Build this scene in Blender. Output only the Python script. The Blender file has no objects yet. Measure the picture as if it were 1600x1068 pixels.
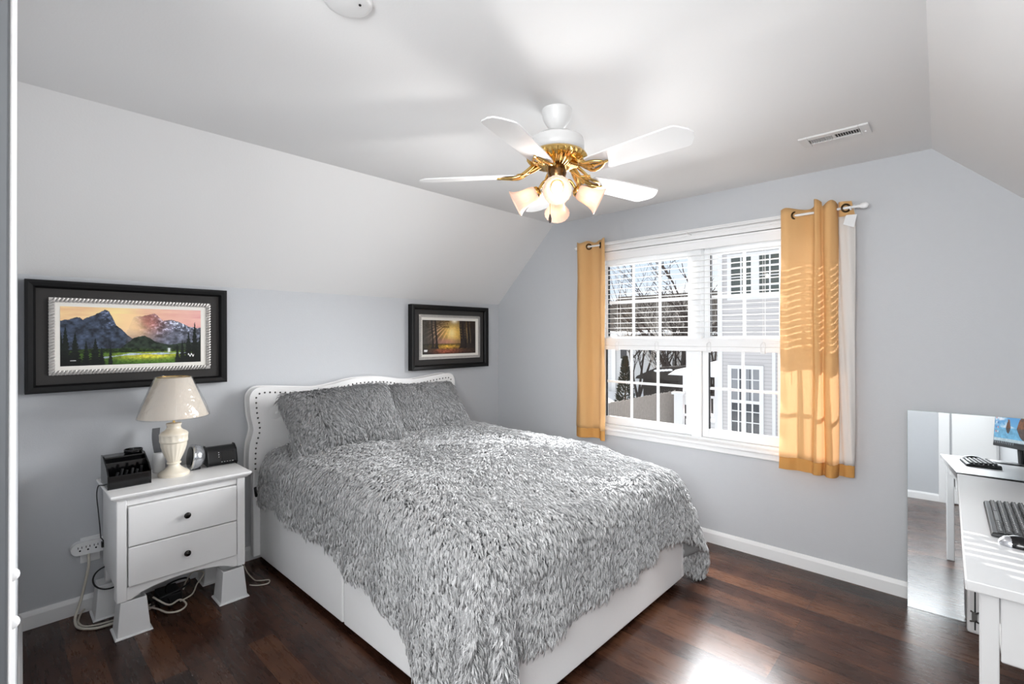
import bpy, math, random
import numpy as np
from mathutils import Matrix, Vector, noise as mnoise

PI = math.pi
SC = bpy.context.scene
COL = SC.collection
random.seed(7)
RNG = np.random.default_rng(11)

# ------------------------------------------------------------------ camera, sky, sun, exposure
cam_d = bpy.data.cameras.new('camera')
cam = bpy.data.objects.new('camera', cam_d)
COL.objects.link(cam)
cam_d.sensor_width = 36.0
cam_d.lens = 36.0 * 762.571 / 1600.0
cam_d.shift_y = -(534.0 - 524.428) / 1600.0
cam_d.clip_start = 0.02
cam.matrix_world = (Matrix.Translation((3.4155, 0.0, 1.45)) @ Matrix.Rotation(0.75159, 4, 'Z')
                    @ Matrix.Rotation(PI / 2, 4, 'X') @ Matrix.Rotation(-0.00225, 4, 'Z'))
SC.camera = cam
SC.view_settings.view_transform = 'Standard'
SC.view_settings.look = 'None'
SC.view_settings.gamma = 1.0
SC.view_settings.use_curve_mapping = False
SC.view_settings.exposure = 0.2
SC.cycles.use_denoising = True
SC.cycles.max_bounces = 10
SC.cycles.diffuse_bounces = 6
SC.cycles.glossy_bounces = 5
SC.cycles.transmission_bounces = 8
SC.cycles.transparent_max_bounces = 12
SC.cycles.sample_clamp_indirect = 6.0
SC.cycles.caustics_reflective = False
SC.cycles.caustics_refractive = False

world = bpy.data.worlds.new('sky')
SC.world = world
world.use_nodes = True
wn, wl = world.node_tree.nodes, world.node_tree.links
wn.clear()
w_tc = wn.new('ShaderNodeTexCoord')
w_map = wn.new('ShaderNodeMapping'); w_map.inputs['Scale'].default_value = (1.0, 1.0, 2.6)
w_no = wn.new('ShaderNodeTexNoise'); w_no.inputs['Scale'].default_value = 4.5; w_no.inputs['Detail'].default_value = 6
w_cr = wn.new('ShaderNodeValToRGB')
w_cr.color_ramp.elements[0].position = 0.40; w_cr.color_ramp.elements[0].color = (0.70, 0.82, 0.96, 1)
w_cr.color_ramp.elements[1].position = 0.60; w_cr.color_ramp.elements[1].color = (1.0, 1.0, 1.0, 1)
w_bg = wn.new('ShaderNodeBackground'); w_bg.inputs['Strength'].default_value = 0.95
w_out = wn.new('ShaderNodeOutputWorld')
wl.new(w_tc.outputs['Generated'], w_map.inputs['Vector']); wl.new(w_map.outputs['Vector'], w_no.inputs['Vector'])
wl.new(w_no.outputs['Fac'], w_cr.inputs['Fac']); wl.new(w_cr.outputs['Color'], w_bg.inputs['Color'])
wl.new(w_bg.outputs['Background'], w_out.inputs['Surface'])

SUN_DIR = Vector((0.95, -1.0, -0.67)).normalized()
sun_d = bpy.data.lights.new('sun', 'SUN'); sun_d.energy = 11.0; sun_d.angle = 0.006; sun_d.color = (1.0, 0.96, 0.90)
sun = bpy.data.objects.new('sun', sun_d); COL.objects.link(sun)
sun.rotation_euler = SUN_DIR.to_track_quat('-Z', 'Y').to_euler()
sun.location = (-6, 10, 8)

# daylight from the window: unseen area strips added just inside it, tilted down
for k_ in range(6):
    day_d = bpy.data.lights.new('daylight', 'AREA'); day_d.shape = 'RECTANGLE'; day_d.size = 1.22; day_d.size_y = 0.20; day_d.energy = 13.0; day_d.spread = math.radians(132); day_d.color = (0.95, 0.975, 1.0)
    day = bpy.data.objects.new('daylight', day_d); COL.objects.link(day)
    day.location = (1.94, 3.35, 0.86 + 0.225 * k_); day.rotation_euler = (math.radians(-64), 0, 0)
# unseen fill light added in the entry behind the camera to brighten the room
spl_d = bpy.data.lights.new('entry_fill_light', 'AREA'); spl_d.shape = 'RECTANGLE'; spl_d.size = 1.3; spl_d.size_y = 0.8; spl_d.energy = 62.0; spl_d.color = (0.95, 0.98, 1.0)
spl = bpy.data.objects.new('entry_fill_light', spl_d); COL.objects.link(spl)
spl.location = (3.4, -0.85, 1.75); spl.rotation_euler = (math.radians(84), 0, 0)

BULB_STRENGTH = 7.0
BULB_WATTS = 4.6
FILL_LAMP_STRENGTH = 36.0

# ------------------------------------------------------------------ helpers: materials
def lin(c):
    return tuple(((x / 255.0) / 12.92 if x / 255.0 <= 0.04045 else ((x / 255.0 + 0.055) / 1.055) ** 2.4) for x in c)

def mat(name, rgb, rough=0.5, metal=0.0, noise=None, bump=None, coat=0.0, spec=0.5, emit=None, trans=0.0, ior=1.45, sheen=0.0):
    """rgb in sRGB 0..255; noise=(scale, amount); bump=(scale, strength)"""
    m = bpy.data.materials.new(name); m.use_nodes = True
    nt = m.node_tree; p = nt.nodes['Principled BSDF']
    c = lin(rgb) + (1.0,)
    p.inputs['Base Color'].default_value = c
    p.inputs['Roughness'].default_value = rough
    p.inputs['Metallic'].default_value = metal
    p.inputs['Coat Weight'].default_value = coat
    p.inputs['Coat Roughness'].default_value = 0.12
    p.inputs['Specular IOR Level'].default_value = spec
    p.inputs['Transmission Weight'].default_value = trans
    p.inputs['IOR'].default_value = ior
    p.inputs['Sheen Weight'].default_value = sheen
    if emit:
        p.inputs['Emission Color'].default_value = lin(emit[0]) + (1,); p.inputs['Emission Strength'].default_value = emit[1]
    if noise or bump:
        tc = nt.nodes.new('ShaderNodeTexCoord')
    if noise:
        n = nt.nodes.new('ShaderNodeTexNoise'); n.inputs['Scale'].default_value = noise[0]; n.inputs['Detail'].default_value = 5
        nt.links.new(tc.outputs['Object'], n.inputs['Vector'])
        mx = nt.nodes.new('ShaderNodeMix'); mx.data_type = 'RGBA'
        a = noise[1]
        mx.inputs['A'].default_value = tuple(max(0, x * (1 - a)) for x in c[:3]) + (1,)
        mx.inputs['B'].default_value = tuple(min(1, x * (1 + a)) for x in c[:3]) + (1,)
        nt.links.new(n.outputs['Fac'], mx.inputs['Factor']); nt.links.new(mx.outputs['Result'], p.inputs['Base Color'])
    if bump:
        n2 = nt.nodes.new('ShaderNodeTexNoise'); n2.inputs['Scale'].default_value = bump[0]; n2.inputs['Detail'].default_value = 4
        nt.links.new(tc.outputs['Object'], n2.inputs['Vector'])
        b = nt.nodes.new('ShaderNodeBump'); b.inputs['Strength'].default_value = bump[1]; b.inputs['Distance'].default_value = 0.002
        nt.links.new(n2.outputs['Fac'], b.inputs['Height']); nt.links.new(b.outputs['Normal'], p.inputs['Normal'])
    return m

def vcol_mat(name, rough=0.6, spec=0.3, emit=0.0, attr='Col'):
    m = bpy.data.materials.new(name); m.use_nodes = True
    nt = m.node_tree; p = nt.nodes['Principled BSDF']
    a = nt.nodes.new('ShaderNodeVertexColor'); a.layer_name = attr
    nt.links.new(a.outputs['Color'], p.inputs['Base Color'])
    p.inputs['Roughness'].default_value = rough; p.inputs['Specular IOR Level'].default_value = spec
    if emit:
        nt.links.new(a.outputs['Color'], p.inputs['Emission Color']); p.inputs['Emission Strength'].default_value = emit
        p.inputs['Base Color'].default_value = (0.01, 0.01, 0.01, 1)
        for l in list(nt.links):
            if l.to_socket == p.inputs['Base Color']: nt.links.remove(l)
    return m

def translucent_mat(name, rgb, trans_rgb, fac, rough=0.8, weave=None):
    m = bpy.data.materials.new(name); m.use_nodes = True
    nt = m.node_tree; nt.nodes.clear()
    o = nt.nodes.new('ShaderNodeOutputMaterial')
    d = nt.nodes.new('ShaderNodeBsdfPrincipled'); d.inputs['Base Color'].default_value = lin(rgb) + (1,); d.inputs['Roughness'].default_value = rough
    d.inputs['Specular IOR Level'].default_value = 0.25
    t = nt.nodes.new('ShaderNodeBsdfTranslucent'); t.inputs['Color'].default_value = lin(trans_rgb) + (1,)
    mx = nt.nodes.new('ShaderNodeMixShader'); mx.inputs['Fac'].default_value = fac
    nt.links.new(d.outputs[0], mx.inputs[1]); nt.links.new(t.outputs[0], mx.inputs[2]); nt.links.new(mx.outputs[0], o.inputs['Surface'])
    if weave:
        tc = nt.nodes.new('ShaderNodeTexCoord'); n = nt.nodes.new('ShaderNodeTexNoise'); n.inputs['Scale'].default_value = weave[0]
        b = nt.nodes.new('ShaderNodeBump'); b.inputs['Strength'].default_value = weave[1]; b.inputs['Distance'].default_value = 0.003
        nt.links.new(tc.outputs['Object'], n.inputs['Vector']); nt.links.new(n.outputs['Fac'], b.inputs['Height'])
        nt.links.new(b.outputs['Normal'], d.inputs['Normal']); nt.links.new(b.outputs['Normal'], t.inputs['Normal'])
    return m

def clear_mat(name, rgb=(255, 255, 255), gloss=0.12, rough=0.03, bump=None):
    m = bpy.data.materials.new(name); m.use_nodes = True
    nt = m.node_tree; nt.nodes.clear()
    o = nt.nodes.new('ShaderNodeOutputMaterial')
    t = nt.nodes.new('ShaderNodeBsdfTransparent'); t.inputs['Color'].default_value = lin(rgb) + (1,)
    g = nt.nodes.new('ShaderNodeBsdfGlossy'); g.inputs['Roughness'].default_value = rough
    f = nt.nodes.new('ShaderNodeLayerWeight'); f.inputs['Blend'].default_value = 0.25      # grazing angles reflect more
    mx = nt.nodes.new('ShaderNodeMixShader')
    ml = nt.nodes.new('ShaderNodeMath'); ml.operation = 'MULTIPLY_ADD'; ml.inputs[1].default_value = gloss * 2; ml.inputs[2].default_value = gloss * 0.35
    nt.links.new(f.outputs['Facing'], ml.inputs[0]); nt.links.new(ml.outputs[0], mx.inputs['Fac'])
    nt.links.new(t.outputs[0], mx.inputs[1]); nt.links.new(g.outputs[0], mx.inputs[2]); nt.links.new(mx.outputs[0], o.inputs['Surface'])
    if bump:
        tc = nt.nodes.new('ShaderNodeTexCoord'); n = nt.nodes.new('ShaderNodeTexNoise'); n.inputs['Scale'].default_value = bump[0]; n.inputs['Detail'].default_value = 3
        b = nt.nodes.new('ShaderNodeBump'); b.inputs['Strength'].default_value = bump[1]; b.inputs['Distance'].default_value = 0.01
        nt.links.new(tc.outputs['Object'], n.inputs['Vector']); nt.links.new(n.outputs['Fac'], b.inputs['Height'])
        nt.links.new(b.outputs['Normal'], g.inputs['Normal']); nt.links.new(b.outputs['Normal'], f.inputs['Normal'])
    return m

def wood_floor_mat():
    m = bpy.data.materials.new('dark_wood_planks'); m.use_nodes = True
    nt = m.node_tree; N = nt.nodes.new; L = nt.links.new
    p = nt.nodes['Principled BSDF']
    tc = N('ShaderNodeTexCoord')
    br = N('ShaderNodeTexBrick'); br.offset = 0.37; br.offset_frequency = 3; br.squash = 1.0
    br.inputs['Color1'].default_value = (0, 0, 0, 1); br.inputs['Color2'].default_value = (1, 1, 1, 1); br.inputs['Mortar'].default_value = (0.0, 0.0, 0.0, 1)
    br.inputs['Scale'].default_value = 1.0; br.inputs['Mortar Size'].default_value = 0.0012; br.inputs['Mortar Smooth'].default_value = 0.3
    br.inputs['Brick Width'].default_value = 0.93; br.inputs['Row Height'].default_value = 0.118; br.inputs['Bias'].default_value = 0.0
    L(tc.outputs['Object'], br.inputs['Vector'])
    mp = N('ShaderNodeMapping'); mp.inputs['Scale'].default_value = (4.0, 26.0, 1.0); L(tc.outputs['Object'], mp.inputs['Vector'])
    ng = N('ShaderNodeTexNoise'); ng.inputs['Scale'].default_value = 1.6; ng.inputs['Detail'].default_value = 8; ng.inputs['Roughness'].default_value = 0.65
    L(mp.outputs['Vector'], ng.inputs['Vector'])
    nb = N('ShaderNodeTexNoise'); nb.inputs['Scale'].default_value = 5.5; nb.inputs['Detail'].default_value = 5; L(tc.outputs['Object'], nb.inputs['Vector'])
    a1 = N('ShaderNodeMath'); a1.operation = 'MULTIPLY_ADD'; a1.inputs[1].default_value = 0.42; L(br.outputs['Color'], a1.inputs[0])
    a2 = N('ShaderNodeMath'); a2.operation = 'MULTIPLY'; a2.inputs[1].default_value = 0.34; L(ng.outputs['Fac'], a2.inputs[0]); L(a2.outputs[0], a1.inputs[2])
    a3 = N('ShaderNodeMath'); a3.operation = 'MULTIPLY_ADD'; a3.inputs[1].default_value = 0.60; L(nb.outputs['Fac'], a3.inputs[0]); L(a1.outputs[0], a3.inputs[2])
    cr = N('ShaderNodeValToRGB'); e = cr.color_ramp.elements
    e[0].position = 0.34; e[0].color = lin((27, 15, 10)) + (1,)
    e[1].position = 1.0; e[1].color = lin((90, 59, 41)) + (1,)
    k = cr.color_ramp.elements.new(0.64); k.color = lin((54, 32, 23)) + (1,)
    L(a3.outputs[0], cr.inputs['Fac'])
    mx = N('ShaderNodeMix'); mx.data_type = 'RGBA'; mx.inputs['B'].default_value = lin((22, 12, 9)) + (1,)
    L(br.outputs['Fac'], mx.inputs['Factor']); L(cr.outputs['Color'], mx.inputs['A']); L(mx.outputs['Result'], p.inputs['Base Color'])
    rr = N('ShaderNodeMapRange'); rr.inputs['To Min'].default_value = 0.2; rr.inputs['To Max'].default_value = 0.36; L(ng.outputs['Fac'], rr.inputs['Value']); L(rr.outputs['Result'], p.inputs['Roughness'])
    bp = N('ShaderNodeBump'); bp.inputs['Strength'].default_value = 0.12; bp.inputs['Distance'].default_value = 0.002
    L(ng.outputs['Fac'], bp.inputs['Height']); L(bp.outputs['Normal'], p.inputs['Normal'])
    p.inputs['Coat Weight'].default_value = 0.12; p.inputs['Coat Roughness'].default_value = 0.2; p.inputs['Specular IOR Level'].default_value = 0.28
    return m

def siding_mat(name, rgb, pitch):
    m = bpy.data.materials.new(name); m.use_nodes = True
    nt = m.node_tree; N = nt.nodes.new; L = nt.links.new; p = nt.nodes['Principled BSDF']
    tc = N('ShaderNodeTexCoord'); sp = N('ShaderNodeSeparateXYZ'); L(tc.outputs['Object'], sp.inputs[0])
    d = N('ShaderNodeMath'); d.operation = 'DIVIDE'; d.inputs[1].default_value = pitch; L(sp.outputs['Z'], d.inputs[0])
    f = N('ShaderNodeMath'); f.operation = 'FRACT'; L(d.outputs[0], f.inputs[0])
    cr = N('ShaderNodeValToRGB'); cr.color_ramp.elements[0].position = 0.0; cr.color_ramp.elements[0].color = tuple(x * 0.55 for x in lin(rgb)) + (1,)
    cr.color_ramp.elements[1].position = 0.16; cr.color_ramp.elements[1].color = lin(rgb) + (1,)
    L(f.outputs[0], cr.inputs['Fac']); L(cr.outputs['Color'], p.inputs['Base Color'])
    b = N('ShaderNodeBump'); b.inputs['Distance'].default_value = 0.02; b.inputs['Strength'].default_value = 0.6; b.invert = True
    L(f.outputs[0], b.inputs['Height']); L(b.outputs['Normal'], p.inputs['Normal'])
    p.inputs['Roughness'].default_value = 0.6
    return m

M = {}
M['wall'] = mat('grey_blue_wall_paint', (190, 192, 195), 0.75, noise=(30, 0.015), bump=(160, 0.25))
M['ceiling'] = mat('white_ceiling_paint', (222, 221, 220), 0.85, bump=(120, 0.15))
M['trim'] = mat('white_trim_paint', (232, 232, 232), 0.35, bump=(60, 0.05))
M['vinyl'] = mat('white_window_vinyl', (238, 239, 240), 0.35)
M['floor'] = wood_floor_mat()
M['white'] = mat('white_lacquer', (235, 234, 233), 0.32, noise=(9, 0.02))
M['white_plastic'] = mat('white_plastic', (226, 226, 226), 0.42)
M['blind'] = mat('white_blind_slats', (236, 236, 236), 0.5)
M['black'] = mat('black_satin_frame', (8, 8, 9), 0.42, spec=0.3)
M['black_matte'] = mat('black_plastic', (20, 20, 22), 0.5)
M['black_gloss'] = mat('gloss_black', (10, 10, 11), 0.12)
M['mat_board'] = mat('charcoal_mat_board', (56, 54, 53), 0.95, noise=(300, 0.15))
M['cream'] = mat('cream_ceramic', (231, 222, 205), 0.28, coat=0.3, noise=(12, 0.03))
M['liner'] = mat('ivory_liner', (232, 228, 220), 0.7)
M['silver_mould'] = mat('antique_silver', (186, 182, 178), 0.35, metal=0.7, noise=(60, 0.25))
M['brass'] = mat('polished_brass', (222, 184, 112), 0.18, metal=1.0)
M['fitter'] = mat('antique_brass', (120, 92, 62), 0.25, metal=1.0)
M['fan_white'] = mat('fan_white_enamel', (214, 213, 212), 0.3)
M['nickel'] = mat('dark_nickel', (92, 90, 88), 0.28, metal=1.0)
M['chrome'] = mat('chrome', (210, 212, 215), 0.12, metal=1.0)
M['silver'] = mat('silver_plastic', (176, 178, 182), 0.25, metal=0.75)
M['knob'] = mat('dark_bronze_knob', (38, 35, 33), 0.25, metal=0.6)
M['upholstery'] = mat('white_leatherette', (226, 225, 224), 0.45, bump=(40, 0.15), noise=(6, 0.02))
M['bed_base'] = mat('light_grey_upholstery', (240, 240, 240), 0.6, bump=(60, 0.2), noise=(5, 0.02))
M['fur'] = vcol_mat('grey_shag', 0.75, 0.25)
M['fur_base'] = mat('grey_backing_cloth', (118, 118, 118), 0.95)
M['mattress'] = mat('mattress_ticking', (225, 225, 222), 0.9)
M['gold_cloth'] = translucent_mat('mustard_curtain_cloth', (226, 184, 126), (250, 232, 208), 0.40, weave=(90, 0.15))
M['gold_hem'] = translucent_mat('mustard_hem_cloth', (206, 152, 86), (220, 168, 100), 0.15)
M['lining'] = translucent_mat('white_curtain_lining', (226, 222, 218), (235, 225, 215), 0.2)
M['shade_cloth'] = translucent_mat('ivory_lamp_shade', (246, 238, 226), (250, 236, 214), 0.3)
M['frosted'] = translucent_mat('blush_frosted_glass', (248, 230, 218), (255, 232, 216), 0.45, rough=0.15)
M['wrap'] = clear_mat('crinkled_clear_wrap', gloss=0.16, rough=0.12, bump=(22, 1.0))
M['glass'] = clear_mat('window_glass', gloss=0.035, rough=0.0)
M['bulb'] = mat('lit_bulb', (255, 244, 226), 0.5, emit=((255, 236, 212), BULB_STRENGTH))
M['fill_lamp'] = mat('lit_fill_lamp', (255, 250, 240), 0.5, emit=((255, 246, 234), FILL_LAMP_STRENGTH))
M['cord_beige'] = mat('beige_cord', (196, 190, 178), 0.5)
M['cord_black'] = mat('black_cord', (16, 16, 16), 0.5)
M['bronze'] = mat('bronze_grommet', (74, 58, 40), 0.3, metal=0.9)
M['mirror'] = mat('mirror_silver', (226, 230, 232), 0.015, metal=1.0)
M['mirror_edge'] = mat('mirror_glass_edge', (150, 170, 165), 0.2)
M['grey_plastic'] = mat('grey_plastic', (92, 93, 96), 0.45)
M['key'] = mat('black_keys', (26, 26, 28), 0.45)
M['desk_white'] = mat('white_desk_laminate', (196, 196, 196), 0.4)
M['door'] = mat('grey_painted_door_edge', (66, 68, 71), 0.6)
M['white_door'] = mat('white_door_paint', (236, 236, 235), 0.4)
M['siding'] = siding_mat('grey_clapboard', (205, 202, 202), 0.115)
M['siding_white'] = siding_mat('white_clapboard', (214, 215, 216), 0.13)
M['roof'] = mat('dark_brown_roof_shingle', (78, 72, 66), 0.95, noise=(6, 0.3))
M['snow'] = mat('snow', (245, 247, 250), 0.8, bump=(3, 0.4))
M['fence'] = mat('weathered_grey_fence_boards', (150, 145, 140), 0.9, noise=(7, 0.2))
M['bark'] = mat('dark_bark', (70, 62, 58), 0.95, noise=(8, 0.3))
M['pale_bark'] = mat('pale_frosted_bark', (190, 184, 178), 0.9)
M['conifer'] = mat('dark_evergreen', (52, 58, 52), 0.95, noise=(4, 0.35))
M['out_glass'] = mat('dark_house_window', (58, 62, 68), 0.08, spec=0.8)
M['out_curtain'] = mat('sheer_house_curtain', (150, 152, 156), 0.8)
M['shutter'] = mat('dark_louvre', (84, 92, 90), 0.6)
M['pink'] = mat('rose_striped_cloth', (200, 150, 155), 0.8)
M['shed_and_fence_shade'] = mat('dark_stained_shed_fence_shade', (58, 53, 50), 0.9, noise=(5, 0.3))
M['black_rug'] = mat('dark_tile', (40, 42, 44), 0.3)

# ------------------------------------------------------------------ helpers: geometry
ORG = {}          # object name -> world origin

class MB:
    def __init__(s): s.v = []; s.f = []
    def add(s, V, F):
        o = len(s.v); s.v += [tuple(map(float, q)) for q in V]; s.f += [tuple(i + o for i in q) for q in F]; return s
    def box(s, a, b):
        (x0, y0, z0), (x1, y1, z1) = a, b
        return s.add([(x0, y0, z0), (x1, y0, z0), (x1, y1, z0), (x0, y1, z0), (x0, y0, z1), (x1, y0, z1), (x1, y1, z1), (x0, y1, z1)],
                     [(0, 3, 2, 1), (4, 5, 6, 7), (0, 1, 5, 4), (1, 2, 6, 5), (2, 3, 7, 6), (3, 0, 4, 7)])
    def hexa(s, bot, top):
        return s.add(list(bot) + list(top), [(0, 3, 2, 1), (4, 5, 6, 7), (0, 1, 5, 4), (1, 2, 6, 5), (2, 3, 7, 6), (3, 0, 4, 7)])
    def prism(s, poly, ax, d0, d1):
        """poly of 2d points, extruded along axis ax ('x','y','z')"""
        def p3(p, d): return {'x': (d, p[0], p[1]), 'y': (p[0], d, p[1]), 'z': (p[0], p[1], d)}[ax]
        n = len(poly)
        V = [p3(p, d0) for p in poly] + [p3(p, d1) for p in poly]
        F = [tuple(range(n)), tuple(range(2 * n - 1, n - 1, -1))] + [(i, (i + 1) % n, n + (i + 1) % n, n + i) for i in range(n)]
        return s.add(V, F)
    def lathe(s, prof, c=(0, 0, 0), axis=(0, 0, 1), seg=32, flute=None, closed=False, ang=None):
        ax = Vector(axis).normalized(); q = Vector((0, 0, 1)).rotation_difference(ax); c = Vector(c)
        V = []; F = []
        for (r, z) in prof:
            for k in range(seg):
                a = 2 * PI * k / seg; rr = r * (flute(a, z) if flute else 1.0)
                V.append(c + q @ Vector((rr * math.cos(a), rr * math.sin(a), z)))
        n = len(prof)
        for i in range(n - 1 + (1 if closed else 0)):
            j = (i + 1) % n
            for k in range(seg):
                k2 = (k + 1) % seg
                F.append((i * seg + k, i * seg + k2, j * seg + k2, j * seg + k))
        if not closed:
            if prof[0][0] > 1e-5: F.append(tuple(range(seg - 1, -1, -1)))
            if prof[-1][0] > 1e-5: F.append(tuple((n - 1) * seg + k for k in range(seg)))
        return s.add(V, F)
    def cyl(s, a, b, r, seg=20, r2=None):
        a, b = Vector(a), Vector(b); L = (b - a).length
        return s.lathe([(r, 0), (r if r2 is None else r2, L)], a, (b - a), seg)
    def tube(s, pts, r, seg=8, smooth=True, closed=False):
        P = [Vector(p) for p in pts]
        if smooth and len(P) > 2:
            Q = []
            n = len(P)
            rng = range(n) if closed else range(n - 1)
            for i in rng:
                p0 = P[(i - 1) % n] if closed or i > 0 else P[0]; p1 = P[i]; p2 = P[(i + 1) % n]
                p3 = P[(i + 2) % n] if closed or i + 2 < n else P[-1]
                for t in (0, .2, .4, .6, .8):
                    Q.append(0.5 * ((2 * p1) + (-p0 + p2) * t + (2 * p0 - 5 * p1 + 4 * p2 - p3) * t * t + (-p0 + 3 * p1 - 3 * p2 + p3) * t ** 3))
            if not closed: Q.append(P[-1])
            P = Q
        n = len(P); V = []; F = []
        up = Vector((0, 0, 1)); prev = None
        for i in range(n):
            if closed: t = (P[(i + 1) % n] - P[i - 1])
            else: t = P[min(i + 1, n - 1)] - P[max(i - 1, 0)]
            t = t.normalized() if t.length > 1e-9 else Vector((0, 0, 1))
            if prev is None:
                u = t.cross(up)
                if u.length < 1e-3: u = t.cross(Vector((1, 0, 0)))
            else:
                u = prev - t * prev.dot(t)
            u.normalize(); prev = u; w = t.cross(u)
            rr = r[i * (len(r) - 1) // max(1, n - 1)] if isinstance(r, (list, tuple)) else r
            for k in range(seg):
                a = 2 * PI * k / seg; V.append(P[i] + (u * math.cos(a) + w * math.sin(a)) * rr)
        for i in range(n if closed else n - 1):
            j = (i + 1) % n
            for k in range(seg):
                k2 = (k + 1) % seg; F.append((i * seg + k, i * seg + k2, j * seg + k2, j * seg + k))
        if not closed:
            F.append(tuple(range(seg - 1, -1, -1))); F.append(tuple((n - 1) * seg + k for k in range(seg)))
        return s.add(V, F)
    def torus(s, c, axis, R, r, seg=24, rs=8):
        pts = [(R + r * math.cos(2 * PI * k / rs), r * math.sin(2 * PI * k / rs)) for k in range(rs)]
        return s.lathe(pts, c, axis, seg, closed=True)
    def sphere(s, c, r, seg=14, rings=8, scale=(1, 1, 1)):
        o = len(s.v); prof = [(r * math.sin(PI * i / rings), -r * math.cos(PI * i / rings)) for i in range(rings + 1)]
        prof[0] = (1e-6, -r); prof[-1] = (1e-6, r)
        s.lathe(prof, (0, 0, 0), (0, 0, 1), seg)
        for i in range(o, len(s.v)):
            x, y, z = s.v[i]; s.v[i] = (c[0] + x * scale[0], c[1] + y * scale[1], c[2] + z * scale[2])
        return s
    def sheet(s, fn, nu, nv, thick=0.0):
        """fn(u,v)->(x,y,z); with thickness: doubled along the numeric normal, closed rim"""
        P = [[Vector(fn(i / nu, j / nv)) for j in range(nv + 1)] for i in range(nu + 1)]
        idx = lambda i, j: i * (nv + 1) + j
        V = [P[i][j] for i in range(nu + 1) for j in range(nv + 1)]
        F = [(idx(i, j), idx(i + 1, j), idx(i + 1, j + 1), idx(i, j + 1)) for i in range(nu) for j in range(nv)]
        if thick:
            W = []
            for i in range(nu + 1):
                for j in range(nv + 1):
                    du = P[min(i + 1, nu)][j] - P[max(i - 1, 0)][j]; dv = P[i][min(j + 1, nv)] - P[i][max(j - 1, 0)]
                    n = du.cross(dv); n = n.normalized() if n.length > 1e-12 else Vector((0, 0, 1))
                    W.append(P[i][j] - n * thick)
            o = len(V); V += W
            F += [tuple(o + q for q in reversed(f)) for f in F[:]]
            rim = [idx(i, 0) for i in range(nu + 1)] + [idx(nu, j) for j in range(1, nv + 1)] + [idx(i, nv) for i in range(nu - 1, -1, -1)] + [idx(0, j) for j in range(nv - 1, 0, -1)]
            for a, b in zip(rim, rim[1:] + rim[:1]): F.append((b, a, o + a, o + b))
        return s.add(V, F)
    def xf(s, mtx, start=0):
        for i in range(start, len(s.v)): s.v[i] = tuple(mtx @ Vector(s.v[i]))
        return s
    def build(s, name, m, parent=None, smooth=None, bevel=0.0, org=None):
        """vertices are in world space; the object's origin is the parent's (or org)"""
        if parent is not None: o3 = Vector(ORG[parent.name])
        elif org is not None: o3 = Vector(org)
        else:
            xs = list(zip(*s.v)); o3 = Vector(((min(xs[0]) + max(xs[0])) / 2, (min(xs[1]) + max(xs[1])) / 2, min(xs[2])))
        me = bpy.data.meshes.new(name)
        me.from_pydata([tuple(Vector(v) - o3) for v in s.v], [], s.f); me.update()
        return link(name, me, m, parent, o3, smooth, bevel)

def link(name, me, m, parent=None, o3=Vector((0, 0, 0)), smooth=None, bevel=0.0):
    me.materials.append(m)
    o = bpy.data.objects.new(name, me); COL.objects.link(o)
    ORG[o.name] = tuple(o3)
    if parent is not None: o.parent = parent
    else: o.location = o3
    if smooth is not None:
        me.polygons.foreach_set('use_smooth', [True] * len(me.polygons))
        if smooth < 170:
            es = o.modifiers.new('edges', 'EDGE_SPLIT'); es.split_angle = math.radians(smooth)
    if bevel:
        b = o.modifiers.new('bevel', 'BEVEL'); b.width = bevel; b.segments = 2; b.limit_method = 'ANGLE'; b.angle_limit = math.radians(40)
    return o

def thing(name, label, cat, loc, group=None):
    o = bpy.data.objects.new(name, None); o.empty_display_size = 0.05; COL.objects.link(o); o.location = loc
    ORG[o.name] = tuple(loc); o['label'] = label; o['category'] = cat
    if group: o['group'] = group
    return o

def tag(o, label, cat, group=None):
    o['label'] = label; o['category'] = cat
    if group: o['group'] = group
    return o

def struct(o, label=None, cat='structure'):
    o['kind'] = 'structure'
    if label: o['label'] = label; o['category'] = cat
    return o

def grid_paint(name, o, ex, ey, cols, m, parent):
    """flat picture mesh: o origin (bottom left), ex/ey full edge vectors, cols[h][w][3] sRGB 0..1 (row 0 = bottom); one quad per texel"""
    h, w, _ = cols.shape
    o, ex, ey = np.array(o, float), np.array(ex, float), np.array(ey, float)
    u = np.linspace(0, 1, w + 1); v = np.linspace(0, 1, h + 1)
    P = o + u[None, :, None] * ex + v[:, None, None] * ey
    P = P.reshape(-1, 3) - np.array(ORG[parent.name])
    i = (np.arange(h)[:, None] * (w + 1) + np.arange(w)[None, :]).reshape(-1)
    F = np.stack([i, i + 1, i + w + 2, i + w + 1], 1)
    me = bpy.data.meshes.new(name)
    me.vertices.add(len(P)); me.vertices.foreach_set('co', P.astype(np.float32).ravel())
    me.loops.add(F.size); me.loops.foreach_set('vertex_index', F.astype(np.int32).ravel())
    me.polygons.add(len(F)); me.polygons.foreach_set('loop_start', np.arange(0, F.size, 4, dtype=np.int32))
    me.update(calc_edges=True)
    c = np.clip(cols.reshape(-1, 3), 0, 1); c = np.where(c <= 0.04045, c / 12.92, ((c + 0.055) / 1.055) ** 2.4)
    c4 = np.concatenate([np.repeat(c, 4, 0), np.ones((F.size, 1))], 1).astype(np.float32)
    at = me.color_attributes.new('Col', 'FLOAT_COLOR', 'CORNER'); at.data.foreach_set('color', c4.ravel())
    return link(name, me, m, parent, np.array(ORG[parent.name]))

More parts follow.
